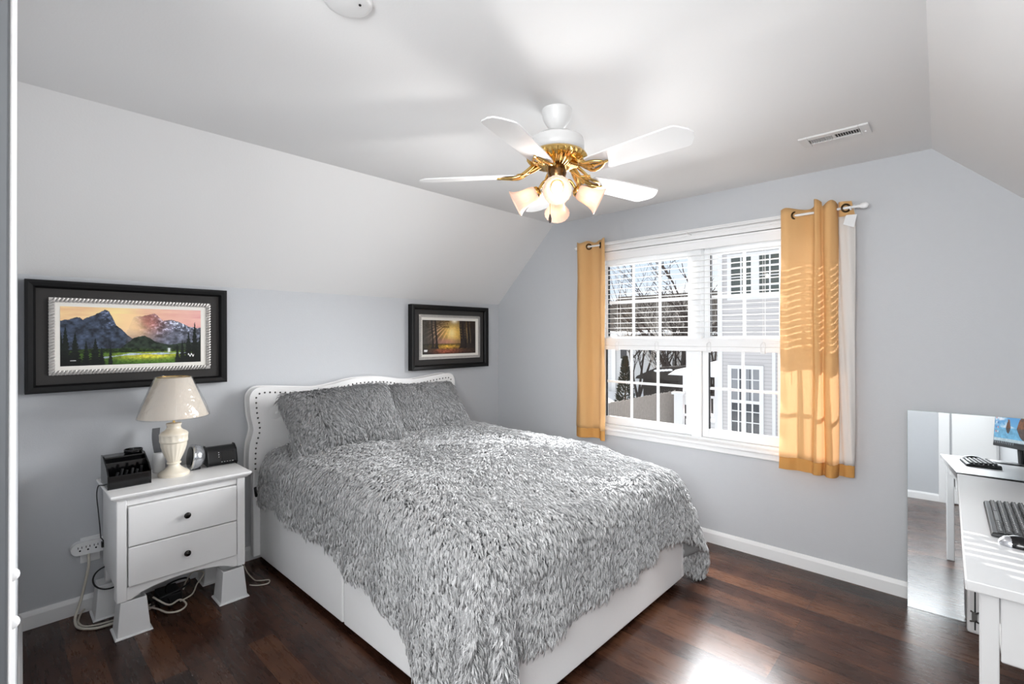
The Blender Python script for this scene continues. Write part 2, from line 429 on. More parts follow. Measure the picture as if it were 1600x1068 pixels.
def vnoise(x, y, seed=0):
    """smooth value noise on numpy arrays, 0..1"""
    xi, yi = np.floor(x).astype(np.int64), np.floor(y).astype(np.int64); xf, yf = x - xi, y - yi
    def hsh(a, b):
        n = (a * 374761393 + b * 668265263 + seed * 1442695041) & 0xffffffff
        n = ((n ^ (n >> 13)) * 1274126177) & 0xffffffff
        return ((n ^ (n >> 16)) & 0xffff) / 65535.0
    sx, sy = xf * xf * (3 - 2 * xf), yf * yf * (3 - 2 * yf)
    return (hsh(xi, yi) * (1 - sx) + hsh(xi + 1, yi) * sx) * (1 - sy) + (hsh(xi, yi + 1) * (1 - sx) + hsh(xi + 1, yi + 1) * sx) * sy

def fbm(x, y, seed=0, oct=4):
    a = 0.5; t = 0; n = 0
    for k in range(oct):
        t = t + a * vnoise(x * 2 ** k, y * 2 ** k, seed + k); n += a; a *= 0.5
    return t / n

# ------------------------------------------------------------------ the room
CZ, YW, KZ, RX = 2.449, 3.4555, 1.761, 0.703          # ceiling, window wall, knee wall height, slope run
YB = -1.04                                            # back of the entry behind the camera
def rx(y): return 3.275 + 0.0327 * (YW - y)           # right-hand crease of the ceiling
def wx(y): return 3.978 + 0.0327 * (YW - y)           # right knee wall
T = 0.12

struct(MB().box((-T, YB - T, -0.1), (4.35, YW + T, 0)).build('floor', M['floor'], org=(0, 0, 0)))
struct(MB().prism([(RX, YB - T), (rx(YB - T), YB - T), (rx(YW + T), YW + T), (RX, YW + T)], 'z', CZ, CZ + T).build('ceiling', M['ceiling']))
struct(MB().prism([(0, KZ), (RX, CZ), (RX, CZ + T), (-T, KZ + .05), (-T, KZ)], 'y', YB - T, YW + T).build('ceiling_slope_left', M['ceiling']))
y0, y1 = YB - T, YW + T
struct(MB().hexa([(wx(y0), y0, KZ), (wx(y0) + T, y0, KZ), (wx(y1) + T, y1, KZ), (wx(y1), y1, KZ)],
                 [(rx(y0), y0, CZ), (rx(y0) + T * 1.6, y0, CZ + T * .4), (rx(y1) + T * 1.6, y1, CZ + T * .4), (rx(y1), y1, CZ)]).build('ceiling_slope_right', M['ceiling']))
struct(MB().box((-T, YB - T, 0), (0, YW + T, KZ)).build('wall_left', M['wall']))
struct(MB().prism([(wx(y0), y0), (wx(y0) + T, y0), (wx(y1) + T, y1), (wx(y1), y1)], 'z', 0, KZ).build('wall_right', M['wall']))
# window wall with its opening
OX0, OX1, OZ0, OZ1 = 1.16, 2.80, 0.70, 2.135
wm = MB()
wm.prism([(0, 0), (OX0, 0), (OX0, CZ), (RX, CZ), (0, KZ)], 'y', YW, YW + T)
wm.prism([(OX1, 0), (wx(YW), 0), (wx(YW), KZ), (rx(YW), CZ), (OX1, CZ)], 'y', YW, YW + T)
wm.box((OX0, YW, 0), (OX1, YW + T, OZ0)); wm.box((OX0, YW, OZ1), (OX1, YW + T, CZ))
struct(wm.build('wall_window', M['wall']))
# wall behind: a stub beside the doorway, the entry's far wall, white door in it
BX = 2.2
def by(x): return 0.094 - (0.094 - 0.0256) / BX * x
struct(MB().prism([(0, by(0)), (BX, by(BX)), (BX, -0.10), (0, -0.10)], 'z', 0, CZ).build('wall_back', M['wall']))
struct(MB().prism([(BX, -0.10), (BX + .09, -0.10), (BX + .09, YB), (BX, YB)], 'z', 0, CZ).build('wall_entry', M['wall']))
struct(MB().box((BX, YB - T, 0), (4.3, YB, CZ)).build('wall_far', M['wall']))
# door casing at the left edge of the view (leans a little) and the door edge beyond it
e = 0.012
cz = MB().hexa([(BX, by(BX) - .02, 0), (BX + .085, -0.04, 0), (BX + .085, 0.0166, 0), (BX, by(BX) + .0005, 0)],
               [(BX, by(BX) - .02, CZ), (BX + .085, -0.04, CZ), (BX + .085, 0.0166 + e, CZ), (BX, by(BX) + .0005 + e * .8, CZ)])
casing = struct(cz.build('trim_1', M['trim'], bevel=0.002))
for z in (0.97, 1.05):
    MB().sphere((BX + .04, 0.024, z), 0.011).build('hinge_knob', M['white_plastic'], casing, smooth=180)
struct(MB().hexa([(BX + .09, -0.05, 0.0), (BX + .125, -0.05, 0.0), (BX + .125, 0.0125, 0.0), (BX + .09, 0.0145, 0.0)],
                 [(BX + .09, -0.05, 2.1), (BX + .125, -0.05, 2.1), (BX + .125, 0.0125 + e * .8, 2.1), (BX + .09, 0.0145 + e * .8, 2.1)]).build('door_1', M['door'], bevel=0.002))
# white door on the entry's far wall (seen in the mirror)
d2 = MB().box((3.72, YB + .003, 0.01), (4.10, YB + .035, 2.03)).build('door_2', M['white_door'], bevel=0.003); struct(d2)
for (a, b_) in (((3.60, 0), (3.70, 2.12)), ((4.02, 0), (4.12, 2.12)), ((3.60, 2.04), (4.12, 2.13))):
    MB().box((a[0], YB, a[1]), (b_[0], YB + .02, b_[1])).build('casing', M['trim'], d2, bevel=0.003)
# baseboards
HB = 0.0875
def base(name, p0, p1, n):
    """profiled board from p0 to p1 (xy), standing out along n"""
    p0, p1, n = Vector(p0), Vector(p1), Vector(n).normalized()
    prof = [(0, 0), (.014, 0), (.014, HB - .022), (.010, HB - .010), (.005, HB), (0, HB)]
    V = [(p0.x + n.x * a, p0.y + n.y * a, z) for a, z in prof] + [(p1.x + n.x * a, p1.y + n.y * a, z) for a, z in prof]
    k = len(prof); F = [tuple(range(k)), tuple(range(2 * k - 1, k - 1, -1))] + [(i, (i + 1) % k, k + (i + 1) % k, k + i) for i in range(k)]
    return struct(MB().add(V, F).build(name, M['trim']))
base('baseboard_left', (0, .094), (0, YW), (1, 0))
base('baseboard_window', (0.014, YW), (wx(YW), YW), (0, -1))
base('baseboard_right', (wx(YB), YB), (wx(YW), YW), (-1, 0))
base('baseboard_back', (0.014, by(0)), (BX, by(BX)), (0.03, 1))
base('baseboard_far', (BX + .09, YB), (3.60, YB), (0, 1))

# invented entry ceiling lamp, added as fill from behind the camera
hl = thing('ceiling_fill_lamp', 'added round white flush fill lamp on the entry ceiling behind the camera', 'fill light', (3.1, -0.55, CZ - .075))
MB().lathe([(.16, .055), (.17, .06), (.17, .075), (0.0001, .075)], (3.1, -0.55, CZ - .0755), (0, 0, 1), 32).build('base', M['fan_white'], hl, smooth=40)
MB().lathe([(.0001, 0), (.08, .006), (.13, .028), (.15, .056), (.0001, .0562)], (3.1, -0.55, CZ - .075), (0, 0, 1), 32).build('diffuser', M['fill_lamp'], hl, smooth=40)

# ------------------------------------------------------------------ window
win = MB()
# outer frame + mullion, sits in the opening
YF = YW + .03
win.box((OX0, YF, OZ0), (OX0 + .03, YW + T, OZ1)).box((OX1 - .03, YF, OZ0), (OX1, YW + T, OZ1))
win.box((OX0 + .03, YF, OZ1 - .04), (OX1 - .03, YW + T, OZ1)).box((OX0 + .03, YF, OZ0), (OX1 - .03, YW + T, OZ0 + .02))
win.box((1.945, YF - .004, OZ0 + .02), (2.015, YW + T, OZ1 - .04))
window = struct(win.build('window_1', M['vinyl'], bevel=0.003))
for (x0, x1) in ((OX0 + .031, 1.944), (2.016, OX1 - .031)):
    for (z0, z1, yd, gx0, gx1, gz0, gz1, zm) in (
            (OZ0 + .021, 1.435, YW + .05, x0 + .022, x1 - .05, 0.785, 1.38, 1.072),
            (1.375, OZ1 - .041, YW + .085, x0 + .022, x1 - .05, 1.445, 2.025, 1.728)):
        if x0 > 2: gx0, gx1 = x0 + .046, x1 - .026
        s = MB()
        s.box((x0, yd, z0), (gx0, yd + .03, z1)).box((gx1, yd, z0), (x1, yd + .03, z1))
        s.box((gx0, yd, z0), (gx1, yd + .03, gz0)).box((gx0, yd, gz1), (gx1, yd + .03, z1))
        so = s.build('sash', M['vinyl'], window, bevel=0.004)
        g = MB()
        for k in (1, 2):
            xm = gx0 + (gx1 - gx0) * k / 3; g.box((xm - .009, yd + .008, gz0), (xm + .009, yd + .022, gz1))
        g.box((gx0, yd + .0078, zm - .009), (gx1, yd + .0222, zm + .009))
        g.build('muntins', M['vinyl'], so)
        MB().box((gx0, yd + .013, gz0), (gx1, yd + .017, gz1)).build('pane', M['glass'], so)
        # dark strip at the left of each pane: jamb shadow made as geometry
        MB().box((gx0 - .001, yd - .001, gz0), (gx0 + .005, yd + .02, gz1)).build('jamb_shadow', M['black_matte'], so)
# casing, stool, apron
def casing_board(name, a, b): return struct(MB().box(a, b).build(name, M['trim'], bevel=0.004))
casing_board('trim_2', (OX0 - .085, YW - .018, OZ0), (OX0, YW, OZ1)); casing_board('trim_3', (OX1, YW - .018, OZ0), (OX1 + .085, YW, OZ1))
hc = MB().box((OX0 - .095, YW - .02, OZ1), (OX1 + .095, YW, 2.212))
for z in (2.158, 2.176, 2.194): hc.box((OX0 - .095, YW - .024, z), (OX1 + .095, YW - .019, z + .007))
struct(hc.build('trim_4', M['trim'], bevel=0.002))
struct(MB().box((OX0 - .10, YW - .045, OZ0 - .018), (OX1 + .10, YF + .002, OZ0 + .004)).build('trim_5', M['trim'], bevel=0.006))
struct(MB().box((OX0 - .085, YW - .022, OZ0 - .058), (OX1 + .085, YW, OZ0 - .018)).build('trim_6', M['trim'], bevel=0.006))

# ------------------------------------------------------------------ outside
def bx(name, m, parent, a, b, bevel=0.0): return MB().box(a, b).build(name, m, parent, bevel=bevel)
GZ = -3.0
struct(MB().box((-60, YW + 1.0, GZ - .3), (40, 70, GZ)).build('ground', M['snow']))
# neighbour's house
NY = 16.7
nb = thing('neighbour_house', 'grey clapboard house with white window trim across the yard', 'house', (1.0, NY, GZ))
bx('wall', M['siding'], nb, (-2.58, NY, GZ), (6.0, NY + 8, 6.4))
bx('corner_board', M['trim'], nb, (-2.72, NY - .05, GZ), (-2.57, NY + .12, 6.4)); bx('corner_board', M['trim'], nb, (-1.05, NY - .06, GZ), (-.955, NY, 1.0))
bx('roof', M['roof'], nb, (-3.2, NY - .5, 6.4), (6.6, NY + 8.6, 6.7))
def house_window(parent, x0, x1, z0, z1, y, t, cols, rows, curtain=None, louvre=False, rail=None):
    f = MB()
    f.box((x0 - t, y - .07, z0 - t), (x0, y - .001, z1 + t)).box((x1, y - .07, z0 - t), (x1 + t, y - .001, z1 + t))
    f.box((x0, y - .07, z1), (x1, y - .001, z1 + t)).box((x0, y - .07, z0 - t), (x1, y - .001, z0))
    fo = f.build('window_frame', M['trim'], parent)
    bx('pane', M['out_glass'] if not louvre else M['shutter'], fo, (x0, y - .02, z0), (x1, y - .001, z1))
    g = MB(); k = .022
    for c in range(1, cols): xm = x0 + (x1 - x0) * c / cols; g.box((xm - k, y - .05, z0), (xm + k, y - .021, z1))
    for r in range(1, rows): zm = z0 + (z1 - z0) * r / rows; g.box((x0, y - .048, zm - k * .7), (x1, y - .0212, zm + k * .7))
    if rail: g.box((x0, y - .06, rail - .05), (x1, y - .0213, rail + .05))
    g.build('muntins', M['trim'], fo)
    if curtain: 
        c = MB()
        for (a, b_) in curtain: c.box((a, y - .035, rail + .0), (b_, y - .0205, z1))
        c.build('curtain', M['out_curtain'], fo)
house_window(nb, -2.28, -1.66, 2.72, 3.98, NY, .12, 2, 4, louvre=True)
house_window(nb, -1.42, -.80, 2.72, 3.98, NY, .12, 2, 4, louvre=True)
house_window(nb, -2.27, -1.42, -1.70, .36, NY, .12, 4, 6, curtain=((-2.27, -2.02), (-1.98, -1.72), (-1.70, -1.42)), rail=-.70)
# neighbour's porch
po = thing('neighbour_porch', 'white porch with snowy roof beside the grey clapboard house', 'porch', (-3.8, 17.8, GZ))
MB().hexa([(-4.60, 16.9, .02), (-2.74, 16.9, .02), (-2.74, 19.6, .02), (-4.60, 19.6, .02)], [(-4.4, 17.1, .2), (-2.74, 17.1, .62), (-2.74, 19.4, .62), (-4.4, 19.4, .2)]).build('roof', M['snow'], po)
bx('post', M['trim'], po, (-4.30, 17.5, -1.1), (-4.17, 17.63, .02)); bx('post', M['trim'], po, (-2.95, 17.0, GZ), (-2.83, 17.12, .02))
pc = bx('pedestal', M['trim'], po, (-4.55, 17.3, GZ), (-4.22, 17.49, -.72)); bx('cap', M['trim'], pc, (-4.62, 17.23, -.72), (-4.15, 17.56, -.64))
bx('skirting', M['siding_white'], po, (-4.2, 17.52, GZ), (-2.75, 19.4, -1.62))
r = MB().box((-4.2, 17.42, -.78), (-2.75, 17.50, -.70)).box((-4.2, 17.42, -1.5), (-2.75, 17.50, -1.42))
for k in range(9): r.box((-4.12 + k * .16, 17.43, -1.42), (-4.06 + k * .16, 17.49, -.78))
r.build('railing', M['trim'], po)
fl = MB()
fl.sheet(lambda u, v: (-4.10 + .34 * u, 17.9 + .05 * math.sin(u * 9), -1.6 + 1.55 * v), 10, 4, .01)
tag(fl.build('porch_flag', M['pink']), 'rose and white cloth hanging under the snowy porch roof', 'flag')
# white house far behind
h2 = thing('distant_house', 'white clapboard house with broad dark roof behind the trees', 'house', (-14, 34, GZ))
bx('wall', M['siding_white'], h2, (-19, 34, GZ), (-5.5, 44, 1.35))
MB().prism([(33.3, 1.25), (33.3, 1.45), (39.5, 5.0), (45, 1.45), (45, 1.25)], 'x', -20, -4.5).build('roof', M['roof'], h2)
for (x0, x1, z0, z1) in ((-16.6, -16.1, -.35, .6), (-14.2, -13.6, -.2, .7), (-11.6, -11.0, -.2, .7)):
    w_ = bx('window', M['out_glass'], h2, (x0, 33.93, z0), (x1, 34.0, z1))
sn = MB()
for k in range(16):
    t = RNG.random(3); sn.sphere((-19.4 + k * .98 + t[0] * .4, 33.5 + .35 * t[1], 1.50 + .2 * t[1]), .35 + .35 * t[2], 10, 6, (1.7, .8, .42))
sn.build('roof_snow', M['snow'], h2, smooth=180)
bx('corner_board', M['trim'], h2, (-17.4, 33.9, GZ), (-17.05, 34.0, 1.2))
# fence
fe = thing('board_fence', 'grey board fence running back along the snowy yard', 'fence', (-7.3, 19, GZ))
b_ = MB()
yy = 10.5
while yy < 23.3:
    h = -1.3 + random.uniform(-.03, .03); b_.box((-7.32, yy, GZ), (-7.28, yy + .14, h)); yy += .147
b_.build('boards', M['fence'], fe)
MB().box((-7.36, 10.5, -1.55), (-7.321, 23.3, -1.45)).box((-7.36, 10.5, -2.75), (-7.321, 23.3, -2.65)).build('rails', M['fence'], fe)
f2 = MB(); xx = -7.28
while xx < -4.2:
    f2.box((xx, 23.34, GZ), (xx + .14, 23.38, -1.28 + random.uniform(-.03, .03))); xx += .147
f2.build('boards', M['shed_and_fence_shade'], fe)  # darker boards put the shade on this fence run into the colour
# dark shed behind the fence
sh = thing('garden_shed', 'low dark shed with snow on its roof behind the fence', 'shed', (-10.2, 26, GZ))
bx('wall', M['shed_and_fence_shade'], sh, (-10.1, 25.4, GZ), (-8.0, 27.0, -.95))
MB().prism([(-10.5, -1.0), (-10.4, -.85), (-9.2, -.32), (-7.8, -.2), (-7.8, -.35), (-8, -1.0)], 'y', 25.2, 27.1).build('roof', M['shed_and_fence_shade'], sh)
sb = MB()
for k in range(5): sb.sphere((-9.2 + k * .2, 25.19, -.50 + .02 * k), .13, 8, 5, (1.2, .6, .5))
sb.build('snow', M['snow'], sh, smooth=180)
# trees
def tree(name, label, base_, height, spread, seed, m, levels=4, r0=.09, stems=1, lean=(0, 0)):
    rnd = random.Random(seed); t = MB()
    def branch(p, d, L, r, lv):
        pts = [p]; q = p.copy(); dd = d.copy(); n = 4
        for i in range(n):
            dd = (dd + Vector((rnd.uniform(-1, 1), rnd.uniform(-1, 1), rnd.uniform(-.2, .5))) * .16).normalized()
            q = q + dd * (L / n); pts.append(q.copy())
        t.tube(pts, [r, r * .85, r * .7, r * .55, r * .4], 5, smooth=False)
        if lv == 0: return
        for k in range(rnd.randint(3, 4) if lv > 1 else rnd.randint(4, 6)):
            i = rnd.randint(1, n); s = pts[i]
            a = rnd.uniform(0, 2 * PI); nd = (dd * rnd.uniform(.5, 1.0) + Vector((math.cos(a), math.sin(a), rnd.uniform(.05, .5))) * spread).normalized()
            branch(s, nd, L * rnd.uniform(.5, .78), r * .5, lv - 1)
    for s_ in range(stems):
        a = rnd.uniform(0, 2 * PI); d = Vector((lean[0] + (math.cos(a) * .22 if stems > 1 else 0), lean[1] + (math.sin(a) * .22 if stems > 1 else 0), 1)).normalized()
        branch(Vector(base_), d, height * rnd.uniform(.4, .5), r0, levels)
    o = t.build(name, m, org=base_)
    return tag(o, label, 'tree', 'bare trees in the yard')
tree('bare_tree', 'dark many stemmed bare tree beside the porch roof', (-9.3, 28.5, GZ), 11.5, .6, 4, M['bark'], 3, .20, 4)
tree('bare_tree', 'thin bare tree with fine twigs against the sky', (-13.2, 30.5, GZ), 13.5, .6, 9, M['bark'], 3, .10, 3)
tree('bare_tree', 'slim bare sapling at the left edge of the window', (-12.6, 24.5, GZ), 6.2, .6, 13, M['bark'], 3, .05, 2)
tree('bare_tree', 'pale frosted bush like tree before the dark roof', (-11.2, 31.0, GZ), 9.0, .55, 21, M['pale_bark'], 3, .08, 4)
tree('bare_tree', 'low spreading bare branches in front of the white house', (-10.6, 29.6, GZ), 6.0, 1.3, 33, M['bark'], 3, .08, 2, (-.3, 0))
tree('bare_tree', 'dark bare tree seen between porch and clapboard house', (-6.9, 27.5, GZ), 7.5, .5, 41, M['bark'], 3, .12, 2)
cf = MB()
for k in range(1500):
    z = random.random() ** 1.3; a = random.uniform(0, 2 * PI); R = .62 * (1 - z) * random.uniform(.75, 1.0) + .02
    p = Vector((-10.45 + R * math.cos(a), 24 + R * math.sin(a), GZ + .1 + 3.15 * z)); d = Vector((math.cos(a), math.sin(a), .9)).normalized() * .2
    s_ = d.cross(Vector((0, 0, 1))).normalized() * .035
    cf.add([p - s_, p + s_, p + d, p - s_ * .2 + d * .4 + Vector((0, 0, .05))], [(0, 1, 2), (0, 2, 3), (1, 3, 2), (0, 3, 1)])
cfo = thing('conifer', 'narrow dark evergreen standing behind the board fence', 'tree', (-10.45, 24, GZ))
cf.build('foliage', M['conifer'], cfo); MB().cyl((-10.45, 24, GZ), (-10.45, 24, GZ + 2.9), .06, 8, .02).build('trunk', M['bark'], cfo)

# ------------------------------------------------------------------ blind
bl = thing('window_blind', 'white horizontal slat blind half raised across the double window', 'blind', (1.98, YW + .01, 1.335))
BX0, BX1 = OX0 + .012, OX1 - .012
MB().box((BX0, YW - .016, 2.062), (BX1, YW - .004, 2.130)).box((BX0, YW - .020, 2.112), (BX1, YW - .016, 2.130)).build('valance', M['blind'], bl, bevel=0.003)
MB().box((BX0, YW - .003, 2.09), (BX1, YW + .026, 2.128)).build('headrail', M['blind'], bl)
sl = MB(); z = 1.470
while z < 2.06:
    w0, w1 = YW - .017, YW + .028
    sl.prism([(w0, z - .001), (YW + .005, z + .0012), (w1, z - .001), (w1, z + .001), (YW + .005, z + .0032), (w0, z + .001)], 'x', BX0, BX1); z += .0395
sl.build('slats', M['blind'], bl)
st = MB()
for k in range(9): st.box((BX0, YW - .017 + .0025 * (k % 2), 1.3725 + k * .0062), (BX1, YW + .027, 1.3725 + (k + 1) * .0062))
st.build('stacked_slats', M['blind'], bl)
MB().box((BX0, YW - .018, 1.338), (BX1, YW + .028, 1.372)).build('bottom_rail', M['blind'], bl, bevel=0.004)
for x in (1.36, 1.70, 2.09, 2.44):
    MB().cyl((x, YW - .0185, 1.372), (x, YW - .0185, 2.07), .0012, 6).cyl((x, YW + .0295, 1.372), (x, YW + .0295, 2.09), .0012, 6).build('ladder_cord', M['blind'], bl)
    MB().box((x - .014, YW - .026, 1.33), (x + .014, YW - .016, 1.345)).tube([(x - .012, YW - .022, 1.335), (x - .01, YW - .03, 1.39), (x + .014, YW - .03, 1.40), (x + .012, YW - .022, 1.335)], .002, 6).build('cord_clip', M['white_plastic'], bl)
MB().cyl((2.55, YW - .028, 1.20), (2.55, YW - .025, 2.08), .0022, 6).build('wand', M['white_plastic'], bl)

# ------------------------------------------------------------------ curtain rod and curtains
RY, RZ = YW - .085, 2.182
rod = thing('curtain_rod', 'thin white curtain rod with ball finials above the window', 'curtain rod', (1.98, RY, RZ))
MB().cyl((1.03, RY, RZ), (2.955, RY, RZ), .0075, 16).build('rod', M['white_plastic'], rod, smooth=40)
for x, s in ((1.045, -1), (2.955, 1)):
    MB().lathe([(.0085, 0), (.010, .006), (.008, .010), (.013, .018), (.017, .030), (.0165, .042), (.011, .052), (.0001, .056)], (x, RY, RZ), (s, 0, 0), 20).build('finial', M['white_plastic'], rod, smooth=60)
for x in (1.06, 1.965, 2.925):
    MB().box((x - .008, YW - .004, RZ - .03), (x + .008, YW, RZ + .03)).box((x - .005, RY, RZ - .014), (x + .005, YW - .003, RZ - .008)).tube([(x, RY - .012, RZ + .004), (x, RY - .010, RZ - .011), (x, RY + .004, RZ - .012)], .004, 6).build('bracket', M['white_plastic'], rod)

def spline(P, n):
    P = [Vector((p[0], p[1], 0)) for p in P]; out = []
    for i in range(len(P) - 1):
        p0 = P[max(i - 1, 0)]; p1 = P[i]; p2 = P[i + 1]; p3 = P[min(i + 2, len(P) - 1)]
        for k in range(n):
            t = k / n; out.append(0.5 * ((2 * p1) + (-p0 + p2) * t + (2 * p0 - 5 * p1 + 4 * p2 - p3) * t * t + (-p0 + 3 * p1 - 3 * p2 + p3) * t ** 3))
    out.append(P[-1]); return out

def curtain_mesh(path_top, path_bot, z0, z1, zb, m_main, parent, name='cloth', wob=0.004, zfun=None):
    A, B = spline(path_top, 8), spline(path_bot, 8); n = len(A) - 1
    def fn(u, v):
        i = min(int(round(u * n)), n); a, b2 = A[i], B[i]; s = v ** 0.8
        p = a.lerp(b2, 1 - s); zz = z0 + (z1 - z0) * v
        if zfun: zz += zfun(u, v)
        w = wob * math.sin(zz * 7 + u * 14) * (1 - v * .3)
        return (p.x + w * .5, p.y + w, zz)
    mb = MB().sheet(fn, n, 40, .0012)
    return mb.build(name, m_main, parent, smooth=180)

# right curtain
rc = thing('curtain', 'mustard curtain right of the window, white lining showing at its edge', 'curtain', (2.75, RY, .63), 'mustard grommet curtains')
top = [(2.568, RY - .022), (2.60, RY - .026), (2.642, RY - .004), (2.70, RY + .022), (2.735, RY + .012), (2.752, RY - .040), (2.775, RY - .030), (2.79, RY - .012), (2.81, RY - .045), (2.835, RY - .050), (2.855, RY - .022), (2.862, RY + .02)]
bot = [(2.560, RY - .030), (2.61, RY - .034), (2.655, RY - .016), (2.70, RY - .026), (2.735, RY - .028), (2.755, RY - .058), (2.785, RY - .048), (2.797, RY - .022), (2.815, RY - .062), (2.842, RY - .070), (2.862, RY - .040), (2.866, RY + .01)]
zt = lambda u, v: (v ** 8) * (.010 * math.sin(u * 17) + (.022 if .40 < u < .62 else 0)) 
curtain_mesh(top, bot, .700, 2.222, 0, M['gold_cloth'], rc, 'cloth', zfun=zt)
B2 = [(x, y - .0015) for x, y in bot]
curtain_mesh(bot, [(x - .002, y - .003) for x, y in bot], .628, .702, 0, M['gold_hem'], rc, 'hem', .002)
edge_t = [(2.862, RY + .018), (2.88, RY + .012), (2.915, RY + .006), (2.945, RY + .022)]; edge_b = [(2.866, RY + .010), (2.89, RY + .002), (2.92, RY - .004), (2.940, RY + .012)]
curtain_mesh(edge_t, edge_b, .700, 2.140, 0, M['lining'], rc, 'lining', .003)
curtain_mesh(edge_b, edge_b, .632, .702, 0, M['gold_hem'], rc, 'lining_hem', .002)
curtain_mesh([(2.862, RY + .02), (2.875, RY - .006), (2.90, RY + .002), (2.928, RY + .016)], edge_t, 2.138, 2.222, 0, M['gold_cloth'], rc, 'turned_top', .002)
MB().sheet(lambda u, v: (2.892 + .05 * u + .012 * v, RY - .004 + .012 * u - .02 * (1 - v), 2.085 + .055 * v - .022 * u * (1 - v)), 4, 4, .001).build('care_tag', M['white_plastic'], rc)
for x in (2.642, 2.902):
    MB().torus((x, RY + .0, RZ), (1, -.9, 0) if x < 2.8 else (.55, -1, 0), .021, .0055).build('grommet', M['bronze'], rc, smooth=180)
# left curtain
lc = thing('curtain', 'mustard curtain bunched left of the window', 'curtain', (1.15, RY, .61), 'mustard grommet curtains')
top = [(1.005, RY + .02), (1.035, RY - .020), (1.075, RY - .038), (1.115, RY - .020), (1.150, RY + .020), (1.19, RY + .030), (1.225, RY + .024), (1.255, RY - .010), (1.278, RY - .034), (1.306, RY - .030)]
bot = [(1.002, RY + .01), (1.035, RY - .028), (1.080, RY - .052), (1.120, RY - .028), (1.155, RY + .018), (1.19, RY + .026), (1.22, RY + .020), (1.25, RY - .016), (1.278, RY - .046), (1.308, RY - .038)]
zt2 = lambda u, v: (v ** 8) * .008 * math.sin(u * 21)
curtain_mesh(top, bot, .690, 2.222, 0, M['gold_cloth'], lc, 'cloth', zfun=zt2)
curtain_mesh(bot, [(x + .002, y - .003) for x, y in bot], .614, .692, 0, M['gold_hem'], lc, 'hem', .002)
for x in (1.135, 1.243):
    MB().torus((x, RY, RZ), (1, -.8, 0) if x < 1.2 else (1, .8, 0), .021, .0055).build('grommet', M['bronze'], lc, smooth=180)

